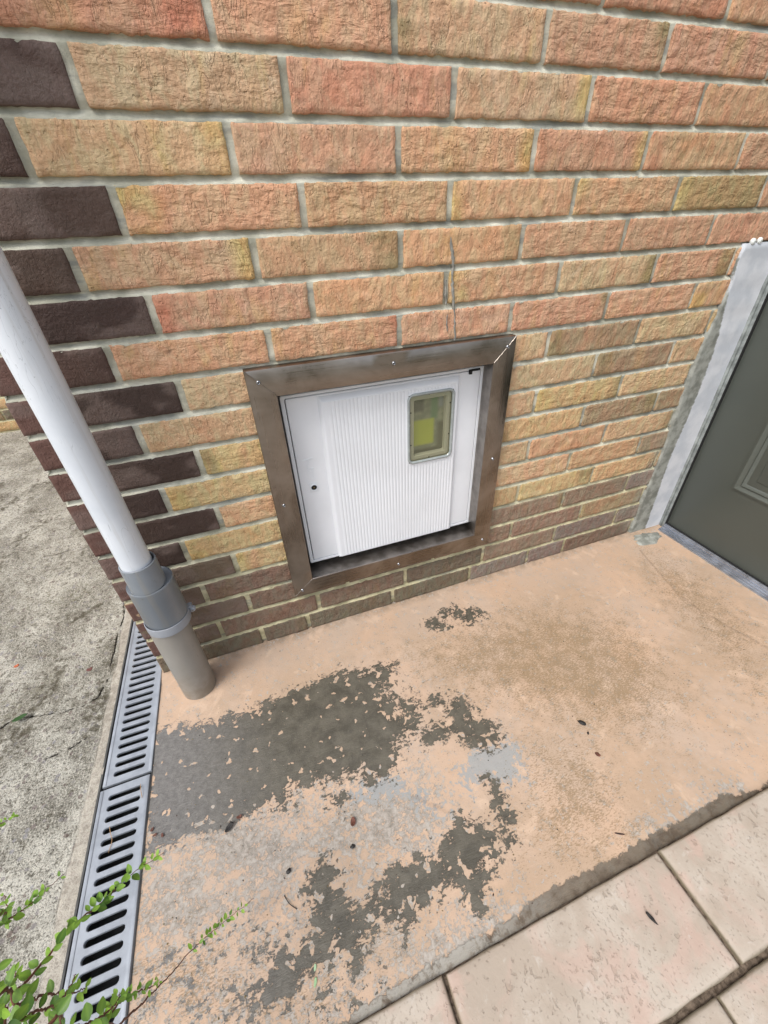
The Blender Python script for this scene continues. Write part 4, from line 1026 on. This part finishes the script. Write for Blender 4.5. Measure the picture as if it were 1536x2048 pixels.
tendril([(-.030, -.612, .001), (-.022, -.628, .003), (-.010, -.640, .001)], .0007, M_BLACK, 'thin dark curved twig on the speckled peach concrete, lower left')
# seed hulls and grit scattered over the pad: too many to count
b = MB(); g = np.random.default_rng(21)
for k in range(520):
    x = g.uniform(-.25, 1.5); y = -g.beta(1.6, 1.2)*.79
    if y < -.80 or (x < -.12 and y > -.16): continue
    s = g.uniform(.0008, .0022)*(1.6 if g.random() < .06 else 1); a = g.uniform(0, 3.14); e = g.uniform(.3, .8)
    dx, dy = math.cos(a)*s, math.sin(a)*s; ex, ey = -math.sin(a)*s*e, math.cos(a)*s*e; h = s*.5
    V = [(x+dx, y+dy, .0005), (x+ex, y+ey, .0005), (x-dx, y-dy, .0005), (x-ex, y-ey, .0005), (x, y, .001+h)]
    b.add(V, [(0, 1, 4), (1, 2, 4), (2, 3, 4), (3, 0, 4)], int(g.integers(0, 3)))
o = b.build('grit', [M_BLACK, M_LITTER, plain('olive hull', srgb(112, 98, 60), .8)]); tag(o, kind='stuff')

# ------------------------------------------------------------------ leafy shrub reaching in at the lower left
M_STEM = plain('reddish stem', srgb(104, 66, 50), .6, nscale=200, namt=.3)
M_LEAF = mat_leaf('small round leaf', srgb(66, 104, 42), srgb(136, 172, 62))
shrub = empty('shrub', (-.62, -1.12, 0)); tag(shrub, 'low shrub with thin reddish stems and small round green leaves, lower left corner', 'shrub')
SX = np.array([-.62, -1.12, 0])
def sprig(P, leaf=(.010, .015), step=.012, start=0., r0=.0016, seed=0, tipy=.45, bare=None, side=0):
    g = np.random.default_rng(seed); P = np.array(P, float)
    Lt = np.linalg.norm(np.diff(P, axis=0), axis=1).sum(); n = max(8, int(Lt/.008)); C = spline(P, n)
    C += np.stack([g.normal(0, .0006, n), g.normal(0, .0006, n), g.normal(0, .0006, n)], 1)
    C = C-SX
    st = MB(); st.ring(tube(C, np.maximum(np.linspace(r0, r0*.1, n), .0004)), 0, True, True)
    so = st.build('branch', M_STEM, shrub)
    V = []; F = []; T = []; d = np.linalg.norm(np.diff(C, axis=0), axis=1); s = np.concatenate([[0], np.cumsum(d)]); Lt = s[-1]
    q = start*Lt; k = 0
    while q < Lt:
        f = q/Lt
        if not (bare and Lt-q > bare) and g.random() > .12:
            p = np.array([np.interp(q, s, C[:, i]) for i in range(3)]); i = min(np.searchsorted(s, q), n-1); dr_ = C[min(i+1, n-1)]-C[max(i-1, 0)]; dr_ /= np.linalg.norm(dr_)
            for sg in (-1, 1):
                up_ = np.array([0, 0, 1.]); sv = np.cross(dr_, up_); sv /= np.linalg.norm(sv)
                tip = Lt-q; ax = sv*sg*math.cos(k*1.3)*1.1+up_*(.45+.4*math.sin(k*1.9)*sg)+dr_*g.uniform(.35, .9)+g.normal(0, .22, 3); ax /= np.linalg.norm(ax)
                nr = up_*1.0+g.normal(0, .45, 3)+np.array([.1, -.5, .2]); nr -= ax*(nr@ax); nr /= np.linalg.norm(nr); wv = np.cross(nr, ax)
                L = g.uniform(*leaf)*min(1, .5+tip/.05*.5); W = L*g.uniform(.52, .74); m = 5
                b0 = len(V); fold = g.uniform(.1, .3); bend = g.uniform(-.1, .35)
                for a in range(m+1):
                    t = a/m; w = W/2*math.sin(math.pi*min(.97, max(.04, t**.85)))**.75; cpt = p+ax*(.0015+L*t)-nr*bend*L*t*t
                    for e in (-1, -.5, 0, .5, 1): V.append(cpt+wv*w*e+nr*abs(e)*w*fold)
                    if a:
                        for e in range(4): F.append((b0+(a-1)*5+e, b0+(a-1)*5+e+1, b0+a*5+e+1, b0+a*5+e))
                tone = min(1, max(0, g.normal(.36, .2)+tipy*max(0, 1-tip/.05))); T += [min(1, tone+(.22 if e == 2 else 0)+.05*a) for a in range(m+1) for e in range(5)]
        q += step*(1 if f < .8 else .7)*g.uniform(.8, 1.2); k += 1
    mesh_obj('leaves', V, F, M_LEAF, so, smooth=True, attrs=dict(tone=np.array(T)))
SP = {
 'A':[(-0.237,-0.745,0.5),(-0.233,-0.72,0.46),(-0.228,-0.7,0.43),(-0.219,-0.653,0.38),(-0.207,-0.626,0.34),(-0.19,-0.597,0.31),(-0.154,-0.579,0.29)],
 'B':[(-0.174,-0.779,0.42),(-0.187,-0.739,0.3),(-0.186,-0.717,0.24),(-0.177,-0.694,0.19),(-0.155,-0.659,0.13),(-0.121,-0.641,0.11),(-0.069,-0.621,0.09)],
 'B2':[(-0.164,-0.765,0.42),(-0.159,-0.752,0.4),(-0.152,-0.737,0.38),(-0.135,-0.734,0.36),(-0.129,-0.729,0.35)],
 'C':[(-0.311,-0.655,0.42),(-0.318,-0.613,0.36),(-0.31,-0.6,0.34),(-0.302,-0.581,0.32),(-0.287,-0.557,0.3)],
 'D':[(-0.198,-0.754,0.55),(-0.193,-0.738,0.5),(-0.181,-0.734,0.48),(-0.167,-0.736,0.46),(-0.162,-0.733,0.45)],
 'E':[(-0.417,-0.491,0.34),(-0.414,-0.454,0.3),(-0.396,-0.434,0.28)],
 'F':[(-0.175,-0.773,0.58),(-0.171,-0.763,0.55),(-0.171,-0.753,0.52),(-0.163,-0.749,0.5),(-0.158,-0.739,0.49),(-0.155,-0.731,0.49)],
 'H':[(-0.149,-0.784,0.55),(-0.151,-0.768,0.5),(-0.145,-0.762,0.46),(-0.137,-0.753,0.44),(-0.138,-0.744,0.43)],
 'I':[(-0.31,-0.636,0.4),(-0.303,-0.613,0.38),(-0.317,-0.586,0.37)],
 'K':[(-0.242,-0.714,0.5),(-0.229,-0.715,0.48),(-0.225,-0.706,0.46),(-0.237,-0.692,0.45)],
}
PAR = dict(A=dict(leaf=(0.0087, 0.0144), step=0.0135), B=dict(leaf=(0.0058, 0.0102), step=0.0097, bare=.115), B2=dict(leaf=(0.0058, 0.0095), step=0.0086), C=dict(leaf=(0.0078, 0.0129), step=0.0119),
           D=dict(leaf=(0.0087, 0.0139), step=0.0197), E=dict(leaf=(0.0078, 0.0118), step=0.0108), F=dict(leaf=(0.0087, 0.0139), step=0.0197), H=dict(leaf=(0.0087, 0.0139), step=0.0219), I=dict(leaf=(0.0069, 0.0107), step=0.0130), K=dict(leaf=(0.0078, 0.0118), step=0.0161))
for i, (k, pts) in enumerate(SP.items()):
    p0 = np.array(pts[0]); root = np.array([-.62, -1.12, 0.]); mid = root*.45+p0*.55+np.array([-.06, -.16, .12]); mid[2] = max(mid[2], .25)
    mid2 = (mid+p0)/2+np.array([-.01, -.03, .04])
    path = [root, root*.6+mid*.4+np.array([0, 0, .08]), mid, mid2]+list(pts)
    a = PAR[k]
    sprig(path, seed=31+i, start=.25, r0=.0030 if k not in 'B' else .0024, **a)
